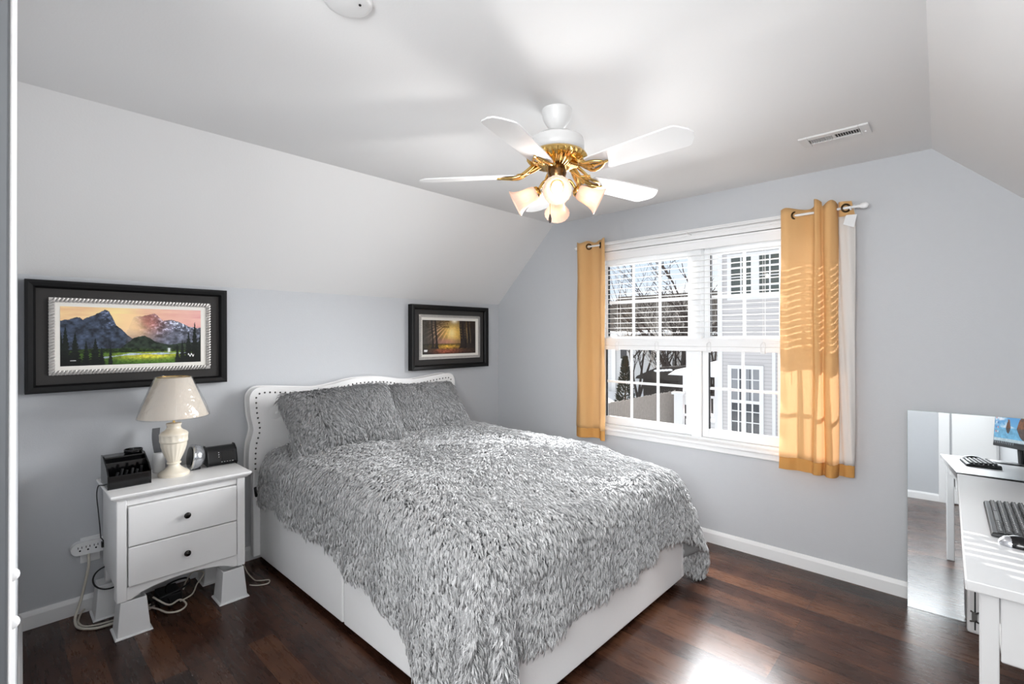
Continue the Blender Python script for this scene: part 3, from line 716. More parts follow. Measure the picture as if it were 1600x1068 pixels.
# ------------------------------------------------------------------ pictures
def hexc(*a): return np.array(a, float) / 255.0
def mountain_art(w=330, h=158):
    u = np.linspace(0, 1, w)[None, :].repeat(h, 0); v = np.linspace(0, 1, h)[:, None].repeat(w, 1)
    ax = lambda a: np.asarray(a)[..., None]
    def ridge(px, py, amp, seed, fr=14):
        return np.interp(u[0], px, py) + amp * (fbm(u[0] * fr, u[0] * 0 + seed, seed) - .5)
    n1 = fbm(u * 9, v * 22, 1); n2 = fbm(u * 30, v * 18, 2); n3 = fbm(u * 70, v * 45, 3)
    c = ax(1 - u) * hexc(240, 200, 150) + ax(u) * hexc(232, 175, 168)
    c = c + ax((n1 - .5) * .45) * hexc(40, 90, 60)
    g = np.exp(-(((u - .36) / .17) ** 2 + ((v - .86) / .24) ** 2)); c = c * (1 - ax(g) * .9) + hexc(255, 232, 160) * ax(g) * .9
    r2 = ridge([0, .42, .48, .55, .63, .70, .80, .90, 1], [.5, .55, .84, .86, .92, .78, .80, .70, .66], .07, 8, 20)
    m2 = v < r2[None, :]; m2a = m2 * np.clip((u - .40) / .16, 0, 1)
    rock = ax(.42 + .8 * (n2 - .4)) * hexc(160, 168, 196) + .06
    rock = rock + ax(np.clip((n3 - .56) * 5, 0, 1) * np.clip((v - .45) * 4, 0, 1)) * hexc(190, 200, 220) * .8
    warm = np.exp(-(((u - .58) / .13) ** 2 + ((v - .78) / .26) ** 2)); rock = rock * (1 - ax(warm) * .8) + (hexc(214, 120, 104) * ax(.8 + .5 * (n2 - .5))) * ax(warm) * .8
    c = c * (1 - ax(m2a)) + rock * ax(m2a)
    gl = np.exp(-(((u - .43 - (.86 - v) * .26) / .095) ** 2)) * np.clip((v - .33) * 3.2, 0, 1) * (v < .9); c = c * (1 - ax(gl) * .85) + hexc(252, 212, 160) * ax(gl) * .85
    r1 = ridge([0, .04, .12, .14, .22, .28, .31, .36, .44, .52, .60], [.76, .79, .83, .79, .88, .965, .93, .70, .52, .38, .28], .05, 5, 22)
    m1 = (v < r1[None, :]) & (u < .6)
    rk = ax(.42 + .75 * (n2 - .45)) * hexc(104, 122, 156) + .03
    rk = rk + ax(np.clip((n3 - .5) * 4, 0, 1) * np.exp(-(((u - .31) / .06) ** 2)) * np.clip((v - .5) * 3, 0, 1)) * hexc(150, 160, 200) * .55
    fade = np.clip((u - .42) / .18, 0, 1); c = np.where(ax(m1), rk * (1 - ax(fade)) + c * ax(fade), c)
    r3 = ridge([.38, .48, .56, .64, .74, .86, 1], [.28, .46, .52, .40, .34, .36, .4], .05, 12, 18)
    m3 = (v < r3[None, :]) & (u > .38); c = np.where(ax(m3), ax(.5 + .9 * (n2 - .5)) * hexc(74, 96, 74) + .0, c)
    fl = v < .265 + .02 * np.sin(u * 5); tl = ax(np.clip(.4 + 1.1 * (n3 - .3), 0, 1)) * hexc(58, 84, 34); c = np.where(ax(fl), tl, c)
    md = (v < .20 + .02 * u) & (v > .0); y_ = np.exp(-(((u - .60) / .24) ** 2 + ((v - .14) / .065) ** 2))
    c = np.where(ax(md), ax(.55 + .6 * n3) * (hexc(84, 128, 44) * ax(1 - y_) + hexc(250, 238, 78) * ax(y_)), c)
    rv = np.abs(v - (.10 + .30 * (u - .2) - .30 * np.clip(u - .45, 0, 1))) < .012 + .006 * np.sin(u * 30); c = np.where(ax(rv & (u > .2) & (u < .9)), hexc(176, 190, 200) * ax(.75 + .5 * n3), c)
    wf = np.exp(-(((u - .745) / .012) ** 2)) * (v < .28) * (v > .20); c = c * (1 - ax(wf)) + hexc(235, 240, 245) * ax(wf)
    def pine(cx, top, wd, base_=0.0):
        nonlocal c
        k = (top - v) / (top - base_); wdt = wd * np.clip(k, 0, 1) * (0.55 + .45 * np.abs(np.sin(k * 34 + 3 * n3)))
        mm = (np.abs(u - cx) < wdt) & (v > base_) & (v < top); c = np.where(ax(mm), ax(.5 + n3 * .8) * hexc(22, 30, 24), c)
    for a in ((.03, .70, .05), (.09, .58, .05), (.0, .6, .05), (.16, .44, .035), (.22, .48, .05), (.26, .32, .03), (.32, .36, .02), (.95, .80, .05), (.90, .60, .045), (1.0, .62, .05), (.85, .44, .035), (.81, .36, .025)): pine(*a)
    low = np.exp(-((u / .28) ** 2) - ((v / .16) ** 2)); c = c * (1 - ax(low * .85)); low = np.exp(-(((u - 1) / .13) ** 2) - ((v / .3) ** 2)); c = c * (1 - ax(low * .85))
    sg = (np.abs(v - (.135 + .02 * np.sin(u * 260))) < .014) & (u > .895) & (u < .945); c = np.where(ax(sg), hexc(235, 235, 235), c)
    sg = (np.abs(v - .085) < .006) & (u > .06) & (u < .095); c = np.where(ax(sg), hexc(190, 190, 190), c)
    return c
def forest_art(w=220, h=112):
    u = np.linspace(0, 1, w)[None, :].repeat(h, 0); v = np.linspace(0, 1, h)[:, None].repeat(w, 1)
    ax = lambda a: np.asarray(a)[..., None]; n1 = fbm(u * 7, v * 7, 31); n2 = fbm(u * 30, v * 6, 32); n3 = fbm(u * 34, v * 34, 33)
    c = hexc(84, 72, 62) * ax(.5 + .9 * n2)
    g = np.exp(-(((u - .55) / .235) ** 2 + ((v - .62) / .36) ** 2)); g = np.clip(g * (.75 + .55 * n3), 0, 1)
    c = c * (1 - ax(g)) + hexc(240, 186, 84) * ax(g)
    g2 = np.exp(-(((u - .53) / .09) ** 2 + ((v - .62) / .2) ** 2)); c = c * (1 - ax(g2 * .8)) + hexc(255, 236, 170) * ax(g2 * .8)
    g3 = np.exp(-(((u - .58) / .06) ** 2 + ((v - 1.0) / .08) ** 2)); c = c * (1 - ax(g3)) + hexc(255, 246, 225) * ax(g3)
    an = np.arctan2(v - 1.05, u - .56); ry = np.clip(np.sin(an * 46) * .8, 0, 1) * np.exp(-(((u - .26) / .15) ** 2 + ((v - .62) / .3) ** 2)); c = c + ax(ry) * hexc(150, 112, 104) * .9
    pk = np.exp(-(((u - .42) / .2) ** 2 + ((v - .36) / .09) ** 2)); c = c * (1 - ax(pk * .6)) + hexc(210, 140, 140) * ax(pk * .6)
    gr = (v < .30); yl = np.exp(-(((u - .46) / .28) ** 2 + ((v - .22) / .07) ** 2)); rd = np.exp(-(((u - .42) / .3) ** 2 + ((v - .08) / .08) ** 2))
    c = np.where(ax(gr), hexc(50, 40, 34) * ax(.5 + .9 * n3) + hexc(176, 140, 36) * ax(yl) * ax(.6 + .7 * n3) + hexc(120, 52, 36) * ax(rd) * ax(.5 + .8 * n3), c)
    for cx, wd in ((.235, .016), (.17, .012), (.75, .035), (.86, .02), (.93, .03), (.70, .012), (.80, .012), (.98, .02)):
        k = np.abs(u - cx - .012 * np.sin(v * 5)) < wd * (1 + 1.5 * np.exp(-(v - .18) * 14)); mm = k & (v > .16) & ~((np.abs(u - .55) < .12) & (v > .3)); c = np.where(ax(mm), hexc(48, 40, 36) * ax(.6 + .7 * n2), c)
    cn = (v > .78) & (n3 > .5) & (np.abs(u - .58) > .1); c = np.where(ax(cn), c * .55 + hexc(120, 80, 30) * .18, c)
    d = np.clip((.30 - u) / .3, 0, 1) * .5; c = c * (1 - ax(d)) + hexc(60, 66, 66) * ax(d)
    sg = ((np.abs(v - .10) < .03) & (np.abs(u - .055) < .028)) & ~((v < .085) & (np.abs(np.sin(u * 160)) < .6)); c = np.where(ax(sg), hexc(240, 240, 240), c)
    return c
M['art'] = vcol_mat('printed_canvas', 0.6, 0.3)
def picture(name, label, y0, y1, z0, z1, art, sil, artr, depth):
    t = thing(name, label, 'picture', (0.001, (y0 + y1) / 2, z0), 'framed landscape prints on the left wall')
    fw = .040
    f = MB()
    prof = [(0, 0), (0, depth), (.012, depth), (.030, depth - .004), (fw, depth - .018), (fw, .004), (fw, 0)]
    cor = [(y0, z0, 1, 1), (y1, z0, -1, 1), (y1, z1, -1, -1), (y0, z1, 1, -1)]
    V = []; n = len(prof)
    for (cy, cz_, sy, sz) in cor:
        for (a, d) in prof: V.append((0.002 + d, cy + sy * a, cz_ + sz * a))
    F = [(i * n + k, ((i + 1) % 4) * n + k, ((i + 1) % 4) * n + (k + 1) % n, i * n + (k + 1) % n) for i in range(4) for k in range(n)]
    f.add(V, F).build('frame', M['black'], t)
    MB().box((0.004, y0 + fw - .002, z0 + fw - .002), (.024, y1 - fw + .002, z1 - fw + .002)).build('mat_board', M['mat_board'], t)
    sy0, sy1, sz0, sz1 = sil; ay0, ay1, az0, az1 = artr
    # rope-twist silver moulding
    def rope(mb, a, b, outn):
        a, b = Vector(a), Vector(b); L = (b - a).length; dr = (b - a) / L; k = int(L / .016); w = outn
        for i in range(k + 1):
            p = a + dr * (L * (i + .5) / (k + 1)); q1 = p - dr * .006 - w * .010; q2 = p + dr * .006 + w * .010
            mb.tube([q1 + Vector((.0, 0, 0)), (q1 + q2) / 2 + Vector((.004, 0, 0)), q2], .0055, 6, smooth=False)
        return mb
    mw = .022; r = MB(); x = .030
    ym0, ym1, zm0, zm1 = sy0 + mw / 2, sy1 - mw / 2, sz0 + mw / 2, sz1 - mw / 2
    rope(r, (x, ym0, zm0), (x, ym1, zm0), Vector((0, 0, 1))); rope(r, (x, ym0, zm1), (x, ym1, zm1), Vector((0, 0, 1)))
    rope(r, (x, ym0, zm0), (x, ym0, zm1), Vector((0, 1, 0))); rope(r, (x, ym1, zm0), (x, ym1, zm1), Vector((0, 1, 0)))
    r.box((.020, sy0, sz0), (.029, sy1, sz0 + mw)).box((.020, sy0, sz1 - mw), (.029, sy1, sz1)).box((.020, sy0, sz0 + mw), (.029, sy0 + mw, sz1 - mw)).box((.020, sy1 - mw, sz0 + mw), (.029, sy1, sz1 - mw))
    r.build('silver_moulding', M['silver_mould'], t, smooth=60)
    MB().box((.021, sy0 + mw, sz0 + mw), (.0285, sy1 - mw, sz1 - mw)).build('liner', M['liner'], t)
    grid_paint('print', (.0292, ay0, az0), (0, ay1 - ay0, 0), (0, 0, az1 - az0), art, M['art'], t)
    return t
picture('framed_picture', 'wide black framed mountain sunset print above the nightstand', .116, 1.008, 1.168, 1.735, mountain_art(), (.203, .920, 1.255, 1.650), (.245, .870, 1.299, 1.607), .045)
picture('framed_picture', 'black framed golden forest print above the headboard, near the corner', 2.384, 3.264, 1.161, 1.717, forest_art(), (2.475, 3.176, 1.248, 1.634), (2.509, 3.120, 1.292, 1.588), .055)

# ------------------------------------------------------------------ ceiling: vent, smoke detector, fan
vt = thing('ceiling_vent', 'white louvred air register on the ceiling near the window', 'air vent', (2.93, 2.884, CZ - .012))
VX0, VX1, VY0, VY1 = 2.782, 3.075, 2.813, 2.953
v_ = MB(); zt_ = CZ
v_.box((VX0, VY0, zt_ - .010), (VX0 + .040, VY1, zt_)).box((VX1 - .040, VY0, zt_ - .010), (VX1, VY1, zt_)).box((VX0 + .04, VY0, zt_ - .010), (VX1 - .04, VY0 + .038, zt_)).box((VX0 + .04, VY1 - .038, zt_ - .010), (VX1 - .04, VY1, zt_))
v_.box((2.922, VY0 + .038, zt_ - .010), (2.934, VY1 - .038, zt_))
v_.build('frame', M['fan_white'], vt, bevel=0.003)
MB().box((VX0 + .039, VY0 + .037, zt_ - .002), (VX1 - .039, VY1 - .037, zt_ - .0005)).build('opening', M['black_matte'], vt)
sl = MB()
for k in range(20):
    x = VX0 + .047 + k * .0107
    if abs(x - 2.928) < .011: continue
    s_ = 1 if x < 2.928 else -1
    sl.hexa([(x - .0008, VY0 + .038, zt_ - .0095), (x + .0008, VY0 + .038, zt_ - .0095), (x + .0008, VY1 - .038, zt_ - .0095), (x - .0008, VY1 - .038, zt_ - .0095)],
            [(x - .0008 + s_ * .005, VY0 + .038, zt_ - .002), (x + .0008 + s_ * .005, VY0 + .038, zt_ - .002), (x + .0008 + s_ * .005, VY1 - .038, zt_ - .002), (x - .0008 + s_ * .005, VY1 - .038, zt_ - .002)])
sl.build('louvres', M['fan_white'], vt)
MB().cyl((VX1 - .02, 2.89, zt_ - .014), (VX1 - .02, 2.90, zt_ - .009), .004, 8).build('lever', M['fan_white'], vt)

sd = thing('smoke_detector', 'flat round white smoke detector at the top edge of the view', 'smoke detector', (2.072, .728, CZ - .016))
MB().lathe([(.0001, 0), (.056, .0005), (.066, .004), (.070, .010), (.071, .016), (.0001, .016)], (2.072, .728, CZ - .0162), (0, 0, 1), 48).build('housing', M['fan_white'], sd, smooth=50)
MB().cyl((2.098, .752, CZ - .0185), (2.098, .752, CZ - .014), .004, 8).build('test_light', M['black_matte'], sd)

FX, FY = 2.082, 1.722
glass_set = bpy.data.collections.new('lamp_glass')
fan = thing('ceiling_fan', 'white five blade ceiling fan with brass trim and four lit bell shades', 'ceiling fan', (FX, FY, 1.98))
MB().lathe([(.068, .0), (.068, -.010), (.064, -.016), (.061, -.038), (.052, -.056), (.041, -.072), (.032, -.084), (.024, -.090), (.0001, -.090)], (FX, FY, CZ), (0, 0, 1), 36).build('canopy', M['fan_white'], fan, smooth=40)
MB().cyl((FX, FY, 2.33), (FX, FY, 2.36), .011, 16).sphere((FX, FY, 2.357), .022).build('downrod', M['fan_white'], fan, smooth=40)
MB().lathe([(.02, 2.335), (.055, 2.338), (.095, 2.332), (.116, 2.318), (.120, 2.30), (.120, 2.272), (.112, 2.262), (.0001, 2.262)], (FX, FY, 0), (0, 0, 1), 48).build('motor_housing', M['fan_white'], fan, smooth=40)
MB().lathe([(.112, 2.262), (.126, 2.254), (.132, 2.244), (.130, 2.234), (.122, 2.224), (.092, 2.204), (.060, 2.194), (.050, 2.192), (.0001, 2.192)], (FX, FY, 0), (0, 0, 1), 192,
           flute=lambda a, z: 1 + (.05 * math.cos(32 * a) if 2.193 < z < 2.240 else 0)).build('brass_ring', M['brass'], fan, smooth=35)
MB().lathe([(.040, 2.192), (.042, 2.170), (.036, 2.150), (.044, 2.146), (.047, 2.128), (.040, 2.108), (.022, 2.094), (.010, 2.082), (.0001, 2.078)], (FX, FY, 0), (0, 0, 1), 32).build('light_fitter', M['fitter'], fan, smooth=40)
BZ = 2.165
def blade_pt(a, r, w, dz=0.0, pitch=math.radians(-12)):
    return (FX + r * math.cos(a) - w * math.sin(a) * math.cos(pitch), FY + r * math.sin(a) + w * math.cos(a) * math.cos(pitch), BZ + dz + w * math.sin(pitch))
for deg in (-3, 76.5, 138.5, 215.5, 288.5):
    a = math.radians(deg)
    hw = [(.185, .050), (.22, .056), (.40, .064), (.572, .070), (.588, .068), (.598, .060), (.612, .040), (.622, .028), (.632, .0)]
    out = [(r_, w) for r_, w in hw] + [(r_, -w) for r_, w in hw[::-1][1:]]
    n = len(out)
    V = [blade_pt(a, r_, w, .003) for r_, w in out] + [blade_pt(a, r_, w, -.003) for r_, w in out]
    F = [tuple(range(n)), tuple(range(2 * n - 1, n - 1, -1))] + [(i, n + i, n + (i + 1) % n, (i + 1) % n) for i in range(n)]
    bo = MB().add(V, F).build('blade', M['fan_white'], fan)
    # brass iron: fan shell on the arm plus two scrolls
    ir = MB()
    for s_ in (-1, 0, 1):
        ir.tube([blade_pt(a, .085, s_ * .012, .062), blade_pt(a, .13, s_ * .030, .020), blade_pt(a, .17, s_ * .034, -.006), blade_pt(a, .215, s_ * .028, -.008), blade_pt(a, .25 + (.02 if s_ == 0 else 0), s_ * .006, -.007)], [.008, .0075, .007, .006, .004], 8)
    for k in range(9):
        th = (k - 4) / 4 * .95
        ir.tube([blade_pt(a, .125, .006 * th, .012), blade_pt(a, .125 + .055 * math.cos(th), .055 * math.sin(th), .004 - .012 * abs(th) * .3)], [.004, .0065], 6, smooth=False)
    ir.tube([blade_pt(a, .075, 0, .04), blade_pt(a, .12, 0, .018), blade_pt(a, .2, 0, -.010)], .010, 8)
    ir.build('blade_iron', M['brass'], bo, smooth=60)
for deg in (-52.2, 37.8, 127.8, 217.8):
    a = math.radians(deg); dv = Vector((math.cos(a), math.sin(a), 0)); c = Vector((FX, FY, 0))
    ax_ = (dv * math.cos(math.radians(27)) + Vector((0, 0, -math.sin(math.radians(27))))).normalized()
    neck = c + dv * .085 + Vector((0, 0, 2.092))
    arm = MB().tube([c + dv * .03 + Vector((0, 0, 2.125)), c + dv * .055 + Vector((0, 0, 2.137)), c + dv * .075 + Vector((0, 0, 2.112)), neck], .0065, 10)
    arm.lathe([(.012, -.012), (.024, -.004), (.027, .006), (.024, .018), (.0001, .018)], neck, ax_, 24)
    ao = arm.build('light_arm', M['brass'], fan, smooth=50)
    fl_ = lambda an, z: 1 + .02 * math.cos(20 * an) * (1 if .02 < z < .12 else 0)
    pr = [(.022, .004), (.030, .012), (.034, .030), (.036, .055), (.040, .078), (.048, .098), (.060, .114), (.0575, .1155), (.045, .100), (.037, .079), (.033, .055), (.031, .030), (.027, .014), (.020, .008)]
    so = MB().lathe(pr, neck, ax_, 60, flute=fl_, closed=True).build('lamp_shade', M['frosted'], fan, smooth=60)
    bu = MB().sphere(tuple(neck + ax_ * .066), .0235, 16, 10).build('bulb', M['bulb'], so, smooth=180)
    ld = bpy.data.lights.new('bulb_light', 'POINT'); ld.energy = BULB_WATTS; ld.shadow_soft_size = .02; ld.color = (1.0, .98, .96)
    lo_ = bpy.data.objects.new('bulb_light', ld); COL.objects.link(lo_); lo_.location = neck + ax_ * .112
    for q_ in (so, bu): glass_set.objects.link(q_)
    lo_.light_linking.receiver_collection = glass_set
for co_ in glass_set.collection_objects: co_.light_linking.link_state = 'EXCLUDE'     # the thin glass glows from its own bulb
pc_ = MB().cyl((FX - .012, FY - .035, 1.985), (FX - .012, FY - .035, 2.10), .0012, 6).build('pull_chain', M['brass'], fan)
MB().lathe([(.0001, 1.945), (.006, 1.952), (.007, 1.966), (.003, 1.984), (.0001, 1.988)], (FX - .012, FY - .035, 0), (0, 0, 1), 12).build('pull', M['bark'], pc_, smooth=60)

# ------------------------------------------------------------------ shag fur
def fur_strands(P, Nn, Tn, name, parent, length=(.032, .050), strands=2, base_alpha=38, lock_r=.0045, wid=.0030, o3=(0, 0, 0), tone=(.35, .58)):
    """P,Nn,Tn: (n,3) roots, normals, flow tangents. Tapered three-sided strands, several per lock, as one mesh."""
    n = len(P); k = strands; R = RNG
    L = R.uniform(length[0], length[1], (n, 1)); al = np.radians(base_alpha + R.normal(0, 8, (n, 1)))
    Bn = np.cross(Nn, Tn); Bn /= np.linalg.norm(Bn, axis=1, keepdims=True) + 1e-9
    d = Nn * np.sin(al) + Tn * np.cos(al)
    tip = P + d * L + Bn * R.normal(0, .006, (n, 1)) - Nn * L * .14
    mid = P + (Nn * np.sin(al + .35) + Tn * np.cos(al + .35)) * L * .55 + Bn * R.normal(0, .003, (n, 1))
    rep = lambda a: np.repeat(a, k, 0)
    m = n * k
    Pk, Nk, Tk, Bk, Lk = rep(P), rep(Nn), rep(Tn), rep(Bn), rep(L)
    off = Tk * R.normal(0, lock_r, (m, 1)) + Bk * R.normal(0, lock_r, (m, 1))
    p0 = Pk + off - Nk * .002; p1 = rep(mid) + off * .75; p2 = rep(tip) + off * .25 + Bk * R.normal(0, .0015, (m, 1)) + Tk * R.normal(0, .004, (m, 1))
    pm = (p1 + p2) * .5 + Nk * .001
    w = wid * R.uniform(.75, 1.25, (m, 1))
    rings = []
    for c, s in ((p0, 1.0), (p1, 1.0), (pm, .7)):
        for a in (0, 2 * PI / 3, 4 * PI / 3):
            rings.append(c + (Bk * math.cos(a) + Nk * math.sin(a)) * w * s)
    V = np.stack(rings + [p2], 1)                     # m,10,3
    V = (V - np.array(o3)).reshape(-1, 3).astype(np.float32)
    q = []
    for r_ in (0, 3):
        for a in range(3): b2 = (a + 1) % 3; q.append((r_ + a, r_ + b2, r_ + 3 + b2, r_ + 3 + a))
    tri = [(6 + a, 6 + (a + 1) % 3, 9) for a in range(3)]
    base_i = (np.arange(m) * 10)[:, None]
    Q = (base_i[:, None, :] + np.array(q)[None]).reshape(-1, 4); Tt = (base_i[:, None, :] + np.array(tri)[None]).reshape(-1, 3)
    loops = np.concatenate([Q.ravel(), Tt.ravel()]).astype(np.int32)
    starts = np.concatenate([np.arange(len(Q)) * 4, len(Q) * 4 + np.arange(len(Tt)) * 3]).astype(np.int32)
    me = bpy.data.meshes.new(name)
    me.vertices.add(len(V)); me.vertices.foreach_set('co', V.ravel())
    me.loops.add(len(loops)); me.loops.foreach_set('vertex_index', loops)
    me.polygons.add(len(starts)); me.polygons.foreach_set('loop_start', starts)
    me.update(calc_edges=True)
    me.polygons.foreach_set('use_smooth', np.ones(len(starts), bool))
    g = np.clip(rep(R.uniform(tone[0], tone[1], (n, 1))) * R.uniform(.88, 1.12, (m, 1)), 0, 1)
    col = np.repeat(g, 10, 0); col = np.concatenate([col, col, col * 1.005, np.ones_like(col)], 1).astype(np.float32)
    at = me.color_attributes.new('Col', 'FLOAT_COLOR', 'POINT'); at.data.foreach_set('color', col.ravel())
    o = link(name, me, M['fur'], parent, np.array(o3))
    return o

def scatter(P, F, count):
    """area-weighted points with normals on a quad grid (numpy P verts, F quads)"""
    T3 = np.concatenate([F[:, [0, 1, 2]], F[:, [0, 2, 3]]]); A, B, C = P[T3[:, 0]], P[T3[:, 1]], P[T3[:, 2]]
    n = np.cross(B - A, C - A); ar = np.linalg.norm(n, axis=1); pr = ar / ar.sum()
    i = RNG.choice(len(T3), count, p=pr); r1 = np.sqrt(RNG.random((count, 1))); r2 = RNG.random((count, 1))
    pts = A[i] * (1 - r1) + B[i] * r1 * (1 - r2) + C[i] * r1 * r2
    return pts, n[i] / (ar[i][:, None] + 1e-12)

def flow(P, N, g, amp, fr, seed):
    a = (fbm(P[:, 0] * fr, P[:, 1] * fr + P[:, 2] * fr * .7, seed, 3) - .5) * amp; b2 = (fbm(P[:, 1] * fr + 7, P[:, 0] * fr + P[:, 2] * fr, seed + 9, 3) - .5) * amp
    G = np.array(g)[None, :] + np.stack([a, b2, 0 * a], 1) + RNG.normal(0, .16, P.shape)
    T_ = G - N * (G * N).sum(1, keepdims=True); return T_ / (np.linalg.norm(T_, axis=1, keepdims=True) + 1e-9)

# ------------------------------------------------------------------ bed
BY0, BY1, BXF = 1.185, 2.795, 2.195
bed = thing('bed', 'white upholstered bed with scalloped nailhead headboard', 'bed', (1.15, 1.99, 0))
hbp = [(1.119, .60), (1.119, .67), (1.125, .766), (1.146, .86), (1.131, .947), (1.124, 1.044), (1.133, 1.086), (1.165, 1.114), (1.224, 1.119), (1.345, 1.108), (1.5, 1.093), (1.582, 1.091), (1.695, 1.105), (1.814, 1.128), (1.955, 1.134), (2.09, 1.126),
       (2.215, 1.104), (2.33, 1.091), (2.42, 1.094), (2.565, 1.108), (2.686, 1.119), (2.745, 1.114), (2.777, 1.086), (2.786, 1.044), (2.779, .947), (2.764, .86), (2.785, .766), (2.791, .67), (2.791, .60)]
def dense(P, n=5):
    Q = spline(P, n); return [(q.x, q.y) for q in Q]
hd = dense(hbp)
hb = MB().prism(hd, 'x', .022, .112).build('headboard', M['upholstery'], bed, bevel=0.012)
def inset(P, d):
    out = []; n = len(P)
    for i in range(n):
        a = Vector(P[max(i - 1, 0)]); b2 = Vector(P[min(i + 1, n - 1)]); t = (b2 - a); t = Vector((t.x, t.y)).normalized() if t.length else Vector((0, 1)); nn = Vector((t.y, -t.x)); out.append((P[i][0] + nn.x * d, P[i][1] + nn.y * d))
    return out
ins = inset(hd, .030)
# evenly spaced nailheads
nh = []; acc = 0; last = Vector((0,) + tuple(ins[0])); nxt = .01
for p in ins[1:]:
    q = Vector((0,) + tuple(p)); seg = (q - last).length
    while acc + seg >= nxt:
        t = (nxt - acc) / seg; w = last.lerp(q, t); nh.append((.1125, w.y, w.z)); nxt += .0325
    acc += seg; last = q
def spread(name, m, parent, spots, r):
    c0 = spots[0]; first = MB().sphere(c0, r, 10, 6, (.6, 1, 1)).build(name, m, parent, smooth=180)
    for c in spots[1:]:
        q_ = first.copy(); COL.objects.link(q_); q_.parent = parent; q_.location = Vector(c) - Vector(c0)
spread('nailhead', M['nickel'], hb, nh, .0062)
# quilted field, dimpled at the tufting buttons
btn = [(1.28, .72), (1.28, .95), (1.42, .84), (1.56, .95), (1.70, .84), (1.70, 1.04), (1.97, 1.04), (2.24, 1.03), (2.52, 1.02), (2.62, .90), (2.40, .92), (2.10, .92), (1.42, 1.04)]
def quilt(u, v):
    y = 1.175 + (2.735 - 1.175) * u; z = .63 + (1.052 - .63) * v; x = .1115 + .016 * min(1, 6 * min(u, 1 - u)) * min(1, 4 * min(v + .12, 1 - v))
    for (by_, bz) in btn: x -= .020 * math.exp(-(((y - by_) / .035) ** 2 + ((z - bz) / .035) ** 2)) 
    return (max(x, .104), y, z)
MB().sheet(lambda u, v: quilt(u, v), 110, 34).build('quilted_panel', M['upholstery'], hb, smooth=180)
spread('tufting_button', M['upholstery'], hb, [(.112, y, z) for y, z in btn], .010)
MB().box((.03, 1.145, .04), (.085, 2.765, .605)).build('headboard_post', M['bed_base'], bed, bevel=0.008)
FZ = .325
for i, (x0, x1) in enumerate(((.075, 1.158), (1.170, BXF - .002))):
    MB().box((x0, BY0, .035), (x1, BY0 + .04, .40 if i == 0 else FZ)).build('side_rail', M['bed_base'], bed, bevel=0.008)
    MB().box((x0, BY1 - .04, .035), (x1, BY1, FZ)).build('side_rail', M['bed_base'], bed, bevel=0.008)
MB().box((1.1585, BY0 + .010, .05), (1.1695, BY0 + .030, .32)).build('seam_gap', M['black_matte'], bed)  # black strip added so the gap between the rails reads dark
MB().box((BXF - .04, BY0 + .0405, .035), (BXF, BY1 - .0405, FZ)).build('foot_rail', M['bed_base'], bed, bevel=0.008)
MB().box((.12, BY0 + .045, .16), (BXF - .045, BY1 - .045, .30)).build('platform', M['black_matte'], bed)
for x in (.16, 1.16, BXF - .07):
    for y in (BY0 + .07, BY1 - .07):
        MB().cyl((x, y, 0), (x, y, .16), .024, 14).build('leg', M['black_matte'], bed)
MB().tube([(.085, 1.16, .47), (.09, 1.155, .485), (.10, 1.155, .455), (.095, 1.16, .43)], .008, 6).build('corner_bracket', M['black_matte'], bed)
mt = MB().box((.13, 1.27, .305), (2.08, 2.71, .625)).build('mattress', M['mattress'], bevel=0.05)
tag(mt, 'white mattress hidden under the grey shaggy comforter', 'mattress')

